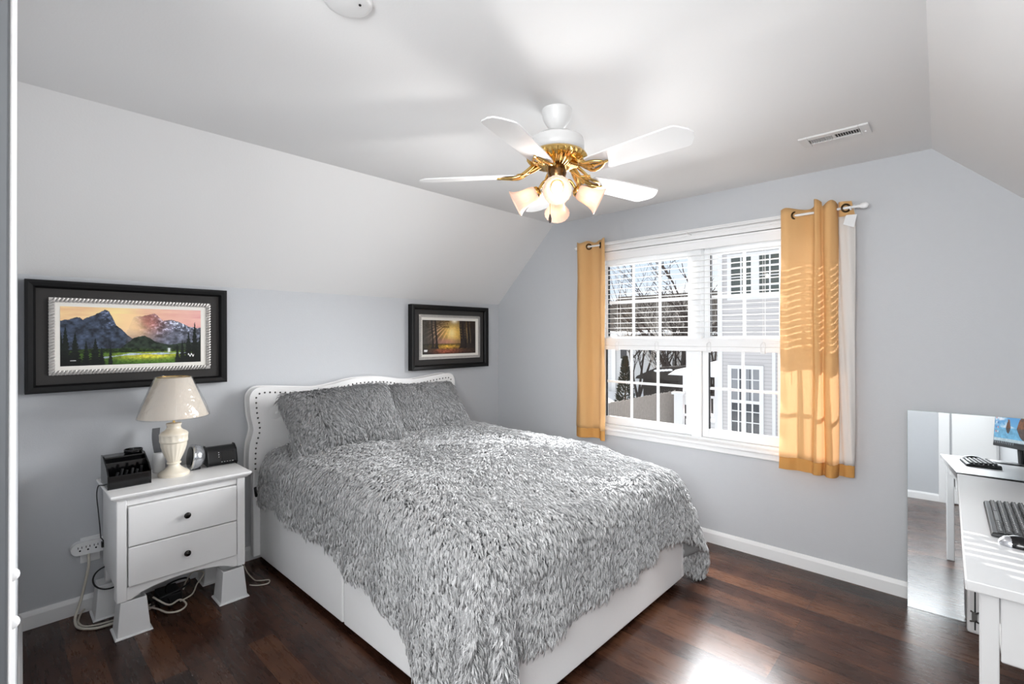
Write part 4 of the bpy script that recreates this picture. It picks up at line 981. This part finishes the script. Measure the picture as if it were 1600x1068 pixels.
# comforter surface
CX1, CY0, CY1, CR = 2.08, 1.285, 2.695, .115
def comforter_grid(ns=190, nt_=190):
    s = np.linspace(0, 1, ns + 1)[:, None].repeat(nt_ + 1, 1); t = np.linspace(0, 1, nt_ + 1)[None, :].repeat(ns + 1, 0)
    of = .415 - .02 * np.sin(t * PI * 3.0 + .5)
    cx = .20 + s * (CX1 + of - .20)
    oL = np.interp(cx, [.2, .5, .85, 1.16, 1.20, 1.5, 1.75, 2.0, 2.6], [.36, .36, .36, .365, .40, .435, .50, .58, .60]) + .008 * np.sin(cx * 31)
    oR = .52 + 0 * cx
    cy = (CY0 - oL) + t * (CY1 + oR - (CY0 - oL))
    ox = np.maximum(cx - CX1, 0); dy0 = np.maximum(CY0 - cy, 0); dy1 = np.maximum(cy - CY1, 0); oy = dy0 + dy1; sg = np.where(dy0 > 0, -1.0, 1.0)
    p = 1.85; d = (ox ** p + oy ** p + 1e-12) ** (1 / p); ph = np.arctan2(oy, ox + 1e-9)
    bx_ = np.minimum(cx, CX1); by_ = np.clip(cy, CY0, CY1)
    th = np.minimum(d / CR, PI / 2); hor = CR * np.sin(th); down = CR * (1 - np.cos(th)) + np.maximum(d - CR * PI / 2, 0)
    # crown of the top
    bump = (fbm(cx * 3.2, cy * 3.2, 51, 4) - .5) * .042 + (fbm(cx * 9, cy * 9, 53, 3) - .5) * .014
    zt2 = .742 - .075 * np.clip((bx_ - 1.25) / .83, 0, 1) ** 1.8 + bump - .02 * np.clip((CY0 + .22 - by_) / .22, 0, 1) ** 2 - .02 * np.clip((by_ - (CY1 - .22)) / .22, 0, 1) ** 2 + .012 * np.clip((.55 - bx_) / .3, 0, 1)
    hang = np.clip(down / .45, 0, 1.4)
    corner = np.sin(2 * ph) ** 2 * ((ox > 0) & (oy > 0))
    fold = .22 * corner * np.clip((d - .14) / .42, 0, 1) ** .9 * (1 - 1.1 * np.exp(-((ph - .74) / .17) ** 2))
    side = np.where(oy > 0, 1, 0) * np.where(ox > 0, 0, 1); foot = np.where(ox > 0, 1, 0) * np.where(oy > 0, 0, 1)
    rip = side * (.018 * np.sin(cx * 24 + 1.2 * np.sin(cx * 5)) + .012 * np.sin(cx * 11)) * hang + foot * (.019 * np.sin(cy * 22 + 1.5 * np.sin(cy * 6)) + .013 * np.sin(cy * 9 + 1)) * hang
    seam = -.020 * np.exp(-((cx - 1.165) / .02) ** 2) * side * hang * (sg < 0)
    H = hor + .028 * hang + fold + rip + seam
    x = bx_ + np.cos(ph) * H * (d > 1e-5); y = by_ + sg * np.sin(ph) * H * (d > 1e-5)
    z = zt2 - down
    z = np.maximum(z, .022 + .0 * z)
    P = np.stack([x, y, z], -1).reshape(-1, 3)
    i = (np.arange(ns)[:, None] * (nt_ + 1) + np.arange(nt_)[None, :]).reshape(-1)
    F = np.stack([i, i + nt_ + 1, i + nt_ + 2, i + 1], 1)
    return P, F
CP, CF = comforter_grid()
def cloth_obj(name, P, F, m, o3, thick=.012):
    me = bpy.data.meshes.new(name); me.from_pydata((P - np.array(o3)).tolist(), [], F.tolist()); me.update()
    o = link(name, me, m, None, Vector(o3), smooth=180)
    sd_ = o.modifiers.new('thickness', 'SOLIDIFY'); sd_.thickness = thick; sd_.offset = -1
    return o
co3 = (1.2, 1.99, .70)
comf = tag(cloth_obj('comforter', CP, CF, M['fur_base'], co3), 'grey shaggy fur comforter draped over the bed', 'comforter')
N_LOCK = 80000
pts, nrm = scatter(CP, CF, N_LOCK)
nrm[(nrm * (pts - np.array([1.2, 1.99, .3]))).sum(1) < 0] *= 1
gz = np.array([.55, -.45, -1.7])
tan = flow(pts, nrm, gz, 2.2, 2.2, 71)
fo = fur_strands(pts, nrm, tan, 'shag_pile', comf, (.040, .062), 5, 22, .0036, .0015, co3)

# pillows
def pillow(label, ctr, wid, hgt, thick, tilt, yaw, count, roll=0.0):
    nu, nv = 60, 46
    U = np.linspace(-1, 1, nu + 1)[:, None].repeat(nv + 1, 1); W = np.linspace(-1, 1, nv + 1)[None, :].repeat(nu + 1, 0)
    pin = 1 - .07 * (1 - np.abs(W)) * 0 ; 
    prof = np.clip((1 - np.abs(U) ** 2.6), 0, 1) ** .55 * np.clip((1 - np.abs(W) ** 2.6), 0, 1) ** .55
    lx = U * wid / 2 * (1 - .06 * (1 - W ** 2)); ly = W * hgt / 2 * (1 - .07 * (1 - U ** 2))
    nz = (fbm(U * 2 + 5, W * 2 + ctr[1] * 3, 61, 3) - .5) * .03
    top = np.stack([lx, ly, prof * thick / 2 + nz * prof], -1).reshape(-1, 3); botm = np.stack([lx, ly, -prof * thick / 2], -1).reshape(-1, 3)
    P = np.concatenate([top, botm]); i = (np.arange(nu)[:, None] * (nv + 1) + np.arange(nv)[None, :]).reshape(-1)
    F1 = np.stack([i, i + nv + 1, i + nv + 2, i + 1], 1); F2 = F1[:, ::-1] + len(top); F = np.concatenate([F1, F2])
    # local: x width -> +Y world, y height -> up the slope, z -> outward normal
    R = np.array(Matrix.Rotation(yaw, 3, 'Z') @ Matrix.Rotation(0, 3, 'X'))
    ct, st_ = math.cos(tilt), math.sin(tilt)
    ex = np.array([0, 1, 0]); ey = np.array([-ct, 0, st_]); ez = np.cross(ex, ey)
    if roll: ex, ey = ex * math.cos(roll) + ey * math.sin(roll), ey * math.cos(roll) - ex * math.sin(roll)
    B = np.stack([R @ ex, R @ ey, R @ ez], 0)
    Wd = P @ B + np.array(ctr)
    o = tag(cloth_obj('pillow', Wd, F, M['fur_base'], ctr, .002), label, 'pillow', 'grey shag pillows')
    pp, nn = scatter(Wd, F1, count)
    tt = flow(pp, nn, (.5, -.25, -.9), 3.0, 4.0, 83 + int(ctr[1] * 10))
    fur_strands(pp, nn, tt, 'shag_pile', o, (.040, .062), 4, 26, .0040, .0016, ctr, (.27, .42))
    return o
pillow('right grey shaggy pillow leaning on the headboard, nearer the window', (.290, 2.30, .872), .80, .46, .19, math.radians(50), -.02, 10500, -.02)
pillow('left grey shaggy pillow leaning on the headboard, nearer the nightstand', (.400, 1.605, .900), .72, .45, .24, math.radians(50), -.16, 10500, .06)

# ------------------------------------------------------------------ nightstand
nsd = thing('nightstand', 'white two drawer nightstand standing on plastic risers', 'nightstand', (.24, .70, .165))
bxm = MB().box((.03, .412, .235), (.415, .980, .662))
bxm.build('body', M['white'], nsd, bevel=0.003)
MB().hexa([(.022, .402, .662), (.447, .402, .662), (.447, .990, .662), (.022, .990, .662)], [(.015, .386, .680), (.466, .386, .680), (.466, 1.008, .680), (.015, 1.008, .680)]).box((.015, .386, .680), (.466, 1.008, .692)).build('top', M['white'], nsd, bevel=0.004)
for y0_, y1_ in ((.412, .452), (.940, .980)):
    MB().box((.416, y0_, .17), (.440, y1_, .661)).build('front_post', M['white'], nsd, bevel=0.004)
for (x, y) in ((.065, .412), (.065, .935), (.37, .412), (.37, .935)):
    MB().box((x, y, .17), (x + .045, y + .045, .234)).build('leg', M['white'], nsd)
MB().box((.416, .453, .628), (.432, .939, .661)).build('top_rail', M['white'], nsd, bevel=0.002)
for (z0, z1) in ((.430, .622), (.236, .425)):
    dr = MB().box((.417, .457, z0), (.445, .936, z1)).build('drawer', M['white'], nsd, bevel=0.004)
    zc = (z0 + z1) / 2
    MB().lathe([(.006, 0), (.006, .012), (.013, .016), (.016, .022), (.013, .028), (.0001, .030)], (.445, .697, zc), (1, 0, 0), 20).build('knob', M['knob'], dr, smooth=60)
arch = [(.452, .234), (.452, .172)]
for k in range(13):
    t = k / 12; y = .47 + (.922 - .47) * t; arch.append((y, .172 + .045 * math.sin(PI * t) ** .6))
arch += [(.940, .172), (.940, .234)]
MB().prism(arch, 'x', .418, .434).build('apron', M['white'], nsd)
for nm, x, y, lb in (('a', .385, .478, 'white plastic bed riser under the nightstand, front left corner'), ('b', .405, .915, 'white plastic bed riser under the nightstand, front right corner near the bed'),
                     ('c', .100, .430, 'white plastic bed riser under the nightstand, back left by the wall outlet'), ('d', .100, .915, 'white plastic bed riser under the nightstand, back right in the shadow')):
    hw, tw, H = .066, .052, .168; m_ = MB()
    ho = [(x - hw, y - hw, .006), (x + hw, y - hw, .006), (x + hw, y + hw, .006), (x - hw, y + hw, .006)]; to = [(x - tw, y - tw, H), (x + tw, y - tw, H), (x + tw, y + tw, H), (x - tw, y + tw, H)]
    ti = [(x - tw + .006, y - tw + .006, H), (x + tw - .006, y - tw + .006, H), (x + tw - .006, y + tw - .006, H), (x - tw + .006, y + tw - .006, H)]
    bi = [(q[0], q[1], H - .03 if True else 0) for q in ti]
    V = ho + to + ti + bi
    F = [(0, 1, 5, 4), (1, 2, 6, 5), (2, 3, 7, 6), (3, 0, 4, 7), (4, 5, 9, 8), (5, 6, 10, 9), (6, 7, 11, 10), (7, 4, 8, 11), (8, 9, 13, 12), (9, 10, 14, 13), (10, 11, 15, 14), (11, 8, 12, 15), (12, 13, 14, 15), (3, 2, 1, 0)]
    m_.add(V, F); m_.hexa([(x - hw - .010, y - hw - .010, 0), (x + hw + .010, y - hw - .010, 0), (x + hw + .010, y + hw + .010, 0), (x - hw - .010, y + hw + .010, 0)], [(x - hw - .006, y - hw - .006, .008), (x + hw + .006, y - hw - .006, .008), (x + hw + .006, y + hw + .006, .008), (x - hw - .006, y + hw + .006, .008)])
    tag(m_.build('bed_riser', M['white_plastic'], bevel=0.006), lb, 'riser', 'white plastic furniture risers')

NZ = .692
# table lamp
LX, LY = .225, .690
lamp = thing('table_lamp', 'cream urn table lamp, shade still in clear plastic wrap', 'lamp', (LX, LY, NZ))
urn = [(.0001, 0), (.072, 0), (.074, .006), (.073, .014), (.066, .020), (.050, .030), (.036, .042), (.028, .052), (.027, .060), (.034, .064), (.034, .070), (.028, .073), (.034, .090), (.043, .110), (.052, .135), (.0585, .160), (.062, .180)]
urn2 = [(.0645, .182), (.066, .188), (.066, .192), (.0645, .195), (.066, .218), (.068, .222), (.066, .228), (.060, .236), (.040, .248), (.034, .256), (.032, .268), (.036, .274), (.036, .284), (.016, .288), (.0001, .288)]
MB().lathe(urn, (LX, LY, NZ), (0, 0, 1), 96, flute=lambda a, z: 1 + (.035 * abs(math.cos(9 * a)) if .074 < z < .17 else 0)).lathe(urn2, (LX, LY, NZ), (0, 0, 1), 96, flute=lambda a, z: 1 + (.018 * math.sin(14 * a) if .19 < z < .219 else 0)).build('base', M['cream'], lamp, smooth=50)
MB().cyl((LX, LY, NZ + .285), (LX, LY, NZ + .50), .006, 10).build('stem', M['brass'], lamp)
shp = [(.163, .322), (.158, .330), (.080, .535), (.078, .536), (.155, .330), (.160, .321)]
sho = MB().lathe(shp, (LX, LY, NZ), (0, 0, 1), 144, flute=lambda a, z: 1 + .006 * math.cos(72 * a), closed=True).build('lamp_shade', M['shade_cloth'], lamp, smooth=60)
MB().lathe([(.168, .318), (.167, .330), (.146, .395), (.113, .475), (.086, .538), (.070, .542), (.069, .541), (.085, .536), (.112, .474), (.145, .394), (.166, .329), (.167, .317)], (LX, LY, NZ), (0, 0, 1), 72, flute=lambda a, z: 1 + .012 * math.sin(5 * a + 20 * z) + .008 * math.sin(13 * a - 9 * z), closed=True).build('plastic_wrap', M['wrap'], sho, smooth=180)
MB().tube([(LX + .078 * math.cos(a), LY + .078 * math.sin(a), NZ + .536) for a in [k * PI / 12 for k in range(24)]], .003, 6, smooth=False, closed=True).build('shade_rim', M['brass'], sho)
MB().cyl((LX - .078, LY, NZ + .50), (LX + .078, LY, NZ + .50), .002, 6).build('spider', M['brass'], lamp)

# desk organizer, black, sloped front with two tiers
oz = NZ
og = thing('desk_organizer', 'black sloped desk organizer at the left end of the nightstand', 'organizer', (.20, .49, oz))
OY0, OY1, OXB, OXF = .395, .572, .105, .315
side_p = [(OXB, oz), (OXF, oz), (OXF, oz + .065), (OXF - .045, oz + .10), (OXB + .05, oz + .140), (OXB, oz + .140)]
for y in (OY0, OY1 - .006): MB().prism(side_p, 'y', y, y + .006).build('side_panel', M['black_gloss'], og)
MB().box((OXB, OY0 + .006, oz), (OXF, OY1 - .006, oz + .006)).box((OXB, OY0 + .006, oz + .006), (OXB + .006, OY1 - .006, oz + .138)).build('tray', M['black_matte'], og)
MB().box((OXF - .006, OY0 + .006, oz + .006), (OXF - .0005, OY1 - .006, oz + .064)).build('front_panel', M['black_gloss'], og, bevel=0.002)
MB().box((OXB + .10, OY0 + .006, oz + .006), (OXB + .105, OY1 - .006, oz + .112)).build('divider', M['black_gloss'], og, bevel=0.002)
MB().box((OXB + .006, OY0 + .006, oz + .130), (OXB + .09, OY1 - .006, oz + .138)).build('lid', M['black_gloss'], og, bevel=0.002)
mi = MB()
for k in range(6):
    mi.tube([(OXF - .03 - .012 * (k % 3), OY0 + .03 + .022 * k, oz + .03), (OXF - .028 - .012 * (k % 3), OY0 + .045 + .02 * k, oz + .075 + .012 * (k % 2))], .006, 6, smooth=False)
tag(mi.build('pen', M['black_matte']), 'loose dark pens and clips in the black organizer', 'pens')
dz = oz + .1382
dish = MB().lathe([(.0001, 0), (.036, 0), (.040, .004), (.041, .018), (.0405, .022), (.038, .022), (.036, .010), (.0001, .009)], (.155, .523, dz), (0, 0, 1), 32).build('dish', M['black_gloss'], smooth=50)
tag(dish, 'small round black dish on top of the desk organizer', 'dish')
# white canister with grey handle
cn = thing('cordless_phone', 'white stand with tall dark grey handset behind the cream lamp', 'phone', (.09, .640, NZ))
MB().lathe([(.0001, 0), (.028, 0), (.030, .006), (.029, .100), (.024, .106), (.0001, .106)], (.095, .646, NZ), (0, 0, 1), 28).build('cradle', M['white_plastic'], cn, smooth=40)
MB().sheet(lambda u, v: (.082 + .012 * math.sin(v * PI), .630 + .034 * u - .012 * math.sin(v * 2.4), NZ + .10 + .145 * v), 6, 14, .014).build('handset', M['grey_plastic'], cn, smooth=40)
# silver round speaker clock
sv = thing('alarm_clock', 'silver dome shaped alarm clock between the lamp and black radio', 'clock', (.17, .795, NZ))
ctr_ = Vector((.175, .800, NZ + .068)); axs = Vector((.0, -.99, .12)).normalized()
MB().lathe([(.0001, -.048), (.030, -.046), (.052, -.036), (.065, -.018), (.070, 0), (.071, .010), (.066, .020), (.058, .022), (.0001, .012)], ctr_, axs, 40).build('housing', M['silver'], sv, smooth=60)
MB().lathe([(.0001, .004), (.056, .008), (.057, .026), (.0001, .030)], ctr_, axs, 40).build('face', M['black_gloss'], sv, smooth=40)
MB().torus(ctr_ + axs * .016, axs, .067, .007, 40, 10).build('rim', M['chrome'], sv, smooth=180)
MB().box((.150, .775, NZ), (.205, .825, NZ + .014)).build('foot', M['black_matte'], sv, bevel=0.004)
# black clock radio
cr_ = thing('clock_radio', 'black clock radio at the right end of the nightstand', 'clock radio', (.16, .94, NZ))
q = [(.09, NZ), (.195, NZ), (.215, NZ + .02), (.190, NZ + .085), (.150, NZ + .104), (.10, NZ + .10), (.085, NZ + .07)]
rm = Matrix.Translation((.16, .945, 0)) @ Matrix.Rotation(math.radians(-4), 4, 'Z') @ Matrix.Translation((-.16, -.945, 0))
MB().prism([(x, z) for x, z in q], 'y', .862, 1.015).xf(rm).build('body', M['black_matte'], cr_, bevel=0.008)
MB().hexa([(.2145, .935, NZ + .028), (.217, .935, NZ + .028), (.217, 1.0, NZ + .028), (.2145, 1.0, NZ + .028)], [(.1945, .935, NZ + .078), (.197, .935, NZ + .078), (.197, 1.0, NZ + .078), (.1945, 1.0, NZ + .078)]).xf(rm).build('display', M['black_gloss'], cr_)
mk = MB()
for k in range(5): mk.box((.2165, .930 + .014 * k, NZ + .022), (.2185, .936 + .014 * k, NZ + .0245))
for k in range(3): mk.box((.204 - .004 * k, .918, NZ + .050 + .012 * k), (.2085 - .004 * k, .922, NZ + .054 + .012 * k))
mk.xf(rm).build('markings', M['white_plastic'], cr_)

# ------------------------------------------------------------------ wall outlet, tap, cords
wo = thing('wall_outlet', 'white outlet plate low on the left wall', 'outlet', (.001, .362, .258))
MB().box((0, .322, .258), (.006, .404, .392)).build('plate', M['white_plastic'], wo, bevel=0.003)
ot = thing('outlet_adapter', 'white three outlet adapter plugged into the wall outlet', 'power strip', (.03, .362, .318))
oa = [(.316 + .030 * math.cos(a), .346 + .030 * math.sin(a)) for a in [PI / 2 + PI * k / 12 for k in range(13)]] + [(.412 + .030 * math.cos(a), .346 + .030 * math.sin(a)) for a in [-PI / 2 + PI * k / 12 for k in range(13)]]
MB().prism(oa, 'x', .0065, .045).build('body', M['white_plastic'], ot, bevel=0.003)
sl = MB()
for y in (.318, .350, .382):
    sl.box((.0445, y - .009, .348), (.0456, y - .006, .359)).box((.0445, y + .006, .348), (.0456, y + .009, .359)).cyl((.0445, y, .338), (.0456, y, .338), .0045, 10)
sl.build('slots', M['black_matte'], ot)
bp = thing('black_power_cord', 'thin black power cord hanging down left of the nightstand', 'cord', (.05, .41, .33))
MB().box((.046, .402, .334), (.066, .422, .364)).box((.05, .420, .328), (.062, .436, .340)).build('plug', M['cord_black'], bp, bevel=0.002)
MB().tube([(.058, .412, .364), (.07, .402, .385), (.10, .395, .40), (.15, .388, .43), (.20, .380, .48), (.20, .374, .56), (.16, .372, .64), (.17, .376, .686), (.19, .383, .695), (.21, .394, .697)], .0025, 8).build('cable', M['cord_black'], bp, smooth=180)
lo = MB().tube([(.13 - .05 * math.sin(a), .425 - .065 * math.cos(a), .195 + .042 * math.sin(a)) for a in [k * PI / 8 for k in range(16)]], .004, 8, closed=True)
tag(lo.build('cord_loop', M['cord_black'], smooth=180), 'black cord loop resting on the back left riser', 'cord')
bg = MB().tube([(.05, .352, .316), (.065, .350, .26), (.06, .338, .18), (.07, .318, .09), (.12, .292, .03), (.19, .300, .0075), (.255, .355, .0075), (.265, .43, .0075), (.25, .53, .0075), (.23, .60, .0075)], .0062, 8)
tag(bg.build('extension_cord', M['cord_beige'], smooth=180), 'thick beige extension cord dropping from the wall adapter', 'cord', )
bg2 = MB().tube([(.020, .338, .020), (.035, .325, .014), (.07, .312, .0065), (.13, .304, .0065), (.195, .322, .0065), (.225, .38, .0065), (.232, .47, .0065), (.21, .54, .0065), (.19, .59, .0065)], .0045, 8)
tag(bg2.build('extension_cord', M['cord_beige'], smooth=180), 'thinner beige cord curling beside the baseboard under the nightstand', 'cord')
br_ = MB().box((.12, .62, .0), (.26, .72, .055)).build('power_adapter', M['black_matte'], bevel=0.006); tag(br_, 'black power adapter in the cord tangle under the nightstand', 'power adapter')
tg = [([(.22, .57, .012), (.30, .60, .02), (.36, .63, .012), (.38, .68, .008), (.34, .72, .01), (.30, .70, .03), (.34, .64, .04), (.30, .58, .09)], .0045, M['cord_beige'], 'beige looped cord on the floor under the nightstand front'),
      ([(.30, .70, .02), (.285, .76, .03), (.22, .80, .05), (.20, .84, .09), (.16, .80, .10), (.22, .75, .09), (.28, .72, .07)], .004, M['cord_beige'], 'beige cord twisting upward beneath the nightstand body'),
      ([(.10, .60, .01), (.20, .585, .04), (.30, .60, .07), (.28, .74, .09), (.15, .76, .075), (.18, .66, .07), (.32, .66, .012)], .005, M['cord_black'], 'black cord coiled beneath the nightstand'),
      ([(.36, 1.03, .006), (.40, 1.06, .006), (.42, 1.11, .006), (.38, 1.13, .006), (.35, 1.09, .006), (.30, 1.07, .006), (.18, 1.06, .05), (.05, 1.06, .22)], .0032, M['cord_beige'], 'thin beige cord on the floor between nightstand and bed'),
      ([(.06, 1.055, .55), (.05, 1.05, .42), (.06, 1.065, .30), (.045, 1.05, .16), (.08, 1.06, .03), (.14, 1.07, .006)], .006, M['cord_black'], 'black cord hanging between the nightstand and headboard')]
for P, r_, m_, lb in tg:
    tag(MB().tube(P, r_, 8).build('cable', m_, smooth=180), lb, 'cord', 'cords on the floor by the nightstand')

# ------------------------------------------------------------------ mirror
ya, ti = math.radians(2.9), math.radians(3.5)
mm_ = Matrix.Translation((3.177, 3.347, 0)) @ Matrix.Rotation(ya, 4, 'Z') @ Matrix.Rotation(-ti, 4, 'X')
mir = thing('mirror', 'frameless mirror leaning on the window wall behind the desk', 'mirror', (3.48, 3.36, 0))
MB().box((0, 0.0005, 0.001), (.62, .006, 1.043)).xf(mm_).build('mirror_glass', M['mirror'], mir)
MB().box((-.0006, .0062, 0.0), (.6206, .011, 1.0436)).xf(mm_).build('backing', M['mirror_edge'], mir)

# ------------------------------------------------------------------ desk and what is on it
DZ = .74
desk = thing('desk', 'white desk along the right wall in front of the mirror', 'desk', (3.69, 2.66, 0))
DX0, DX1, DY0, DY1 = 3.408, 3.965, 1.937, 3.386
MB().hexa([(DX0, DY0, DZ - .032), (DX1, DY0, DZ - .032), (DX1, DY1, DZ - .032), (DX0 - .036, DY1, DZ - .032)], [(DX0, DY0, DZ), (DX1, DY0, DZ), (DX1, DY1, DZ), (DX0 - .036, DY1, DZ)]).build('top', M['desk_white'], desk, bevel=0.004)
for (x, y) in ((3.438, 1.97), (3.915, 1.97), (3.425, 3.300), (3.915, 3.300)):
    MB().box((x, y, 0), (x + .042, y + .042, DZ - .033)).build('leg', M['desk_white'], desk, bevel=0.004)
MB().box((3.442, 2.013, .62), (3.462, 3.299, DZ - .033)).box((3.925, 2.013, .62), (3.945, 3.299, DZ - .033)).box((3.481, 1.978, .62), (3.914, 1.998, DZ - .033)).box((3.468, 3.308, .62), (3.914, 3.328, DZ - .033)).build('apron', M['desk_white'], desk, bevel=0.002)
ca = MB().box((3.485, 2.0, .50), (3.91, 2.34, .618)).box((3.4825, 1.972, .515), (3.91, 1.977, .70)).build('drawer_box', M['desk_white'], desk, bevel=0.003)

kb = thing('keyboard', 'black full size keyboard on the white desk', 'keyboard', (3.56, 2.63, DZ))
km = Matrix.Translation((3.472, 2.405, DZ + .002)) @ Matrix.Rotation(math.radians(1.5), 4, 'Z')
# local: x away from user (depth .155), y along the keys (.455)
MB().hexa([(0, 0, 0), (.155, 0, 0), (.155, .455, 0), (0, .455, 0)], [(.004, .004, .012), (.151, .004, .022), (.151, .451, .022), (.004, .451, .012)]).xf(km).build('case', M['black_matte'], kb, bevel=0.003)
ky = MB()
for r_ in range(6):
    for c_ in range(21):
        if c_ in (15, 18) and r_ > 0: pass
        x, y = .018 + r_ * .0205, .014 + c_ * .0205
        if r_ == 0 and 6 <= c_ <= 12:
            if c_ > 6: continue
            ky.hexa([(x, y, .012), (x + .017, y, .013), (x + .017, y + .14, .013), (x, y + .14, .012)], [(x + .003, y + .003, .021), (x + .014, y + .003, .022), (x + .014, y + .137, .022), (x + .003, y + .137, .021)]); continue
        h = .0215 + r_ * .0018
        ky.hexa([(x, y, h - .008), (x + .017, y, h - .007), (x + .017, y + .017, h - .007), (x, y + .017, h - .008)], [(x + .003, y + .003, h), (x + .014, y + .003, h + .001), (x + .014, y + .014, h + .001), (x + .003, y + .014, h)])
ky.xf(km).build('keys', M['key'], kb)
lg = MB()
for r_ in range(6):
    for c_ in range(21):
        if r_ == 0 and 6 <= c_ <= 12: continue
        x, y, h = .018 + r_ * .0205, .014 + c_ * .0205, .0215 + r_ * .0018
        lg.box((x + .007, y + .006, h + .0006), (x + .0105, y + .0095, h + .0012))
lg.xf(km).build('key_legends', M['white_plastic'], kb)
ms = thing('mouse', 'grey and black computer mouse beside the keyboard', 'mouse', (3.54, 2.36, DZ))
MB().sphere((3.545, 2.352, DZ + .002), .036, 24, 14, (1.5, .9, .95)).build('shell', M['black_gloss'], ms, smooth=180)
ms.children[0]
for v in ms.children[0].data.vertices:
    if v.co.z < 0: v.co.z = 0
MB().sphere((3.52, 2.350, DZ + .004), .030, 20, 10, (1.1, .9, .9)).build('button', M['silver'], ms, smooth=180)
for v in ms.children[1].data.vertices:
    if v.co.z < .001: v.co.z = .001

# monitor on the desk: screen faces the user's side, seen in the mirror
def beach(w=150, h=90):
    u = np.linspace(0, 1, w)[None, :].repeat(h, 0); v = np.linspace(0, 1, h)[:, None].repeat(w, 1); ax = lambda a: np.asarray(a)[..., None]
    n1 = fbm(u * 4 + v * 3, v * 7 - u * 2, 91); n2 = fbm(u * 20, v * 20, 92)
    c = hexc(34, 120, 200) * ax(v) + hexc(150, 206, 232) * ax(1 - v)
    cl = np.clip((n1 - .48) * 5, 0, 1); c = c * (1 - ax(cl)) + hexc(240, 244, 250) * ax(cl)
    wt = v < .36; c = np.where(ax(wt), hexc(110, 176, 214) * ax(.8 + .4 * n2), c); c = np.where(ax(v < .12), hexc(196, 214, 222) * ax(.8 + .35 * n2), c)
    for cx, hh, wd in ((.42, .20, .07), (.88, .40, .22)):
        k = np.abs(u - cx) / wd; top = .36 + hh * np.clip(1 - k ** 2, 0, 1) * (.75 + .5 * n2); rf = .36 - hh * .6 * np.clip(1 - k ** 2, 0, 1)
        c = np.where(ax((v > .36) & (v < top) & (k < 1)), hexc(120, 70, 36) * ax(.4 + 1.1 * n2), c); c = np.where(ax((v < .36) & (v > rf) & (k < 1)), hexc(86, 66, 60) * ax(.5 + .8 * n2), c)
    for i in range(7): 
        for j in range(2):
            sq = (np.abs(u - (.05 + .06 * j)) < .013) & (np.abs(v - (.92 - .11 * i)) < .022); c = np.where(ax(sq), hexc(*((230, 120, 90), (240, 240, 240), (60, 90, 160))[(i + j) % 3]), c)
    c = np.where(ax(v < .045), hexc(24, 26, 32), c); tk = (v < .045) & (np.sin(u * 110) > .75) & (u < .6); c = np.where(ax(tk), hexc(170, 180, 190), c)
    return c
mon = thing('monitor', 'black computer monitor with a beach desktop, seen in the mirror', 'monitor', (3.76, 2.2, DZ))
A = Vector((3.690, 1.96, .845)); md = Vector((math.cos(math.radians(80)), math.sin(math.radians(80)), 0)); nd = Vector((-md.y, md.x, 0)); up = Vector((.0, 0, 1)) + nd * -.07
MW, MH = .54, .33
def mp(s, t, d): return A + md * s + up * t + nd * d
def slab(mb, s0, s1, t0, t1, d0, d1): return mb.hexa([mp(s0, t0, d0), mp(s0, t0, d1), mp(s1, t0, d1), mp(s1, t0, d0)], [mp(s0, t1, d0), mp(s0, t1, d1), mp(s1, t1, d1), mp(s1, t1, d0)])
slab(MB(), 0, MW, 0, MH, -.035, 0).build('bezel', M['black_matte'], mon, bevel=0.003)
M['screen'] = vcol_mat('lit_screen', emit=0.95)
grid_paint('screen', tuple(mp(.010, .022, .0012)), tuple(md * (MW - .02)), tuple(up * (MH - .032)), beach(), M['screen'], mon)
MB().cyl(tuple(mp(MW / 2, .06, -.045)), (mp(MW / 2, 0, -.055).x, mp(MW / 2, 0, 0).y, DZ + .008), .016, 12).build('stand', M['black_matte'], mon)
MB().lathe([(.0001, 0), (.105, 0), (.105, .006), (.09, .010), (.0001, .012)], (mp(MW / 2, 0, -.02).x, mp(MW / 2, 0, 0).y, DZ + .0005), (0, 0, 1), 36).build('base', M['black_matte'], mon, smooth=40)

# white file case with metal clasps under the desk, by the mirror
fc = thing('file_case', 'white plastic case with metal clasps on the floor under the desk', 'case', (3.56, 3.29, 0))
MB().box((3.408, 3.255, .0), (3.72, 3.335, .40)).build('body', M['white_plastic'], fc, bevel=0.012)
for z in (.06, .30):
    MB().tube([(3.420, 3.252, z), (3.438, 3.246, z + .008), (3.452, 3.252, z)], .004, 6).tube([(3.422, 3.252, z + .05), (3.438, 3.244, z + .046), (3.452, 3.252, z + .05)], .004, 6).box((3.426, 3.249, z + .005), (3.446, 3.256, z + .045)).build('clasp', M['nickel'], fc)
MB().box((3.435, 3.2545, .02), (3.441, 3.2555, .36)).build('seam', M['black_matte'], fc)
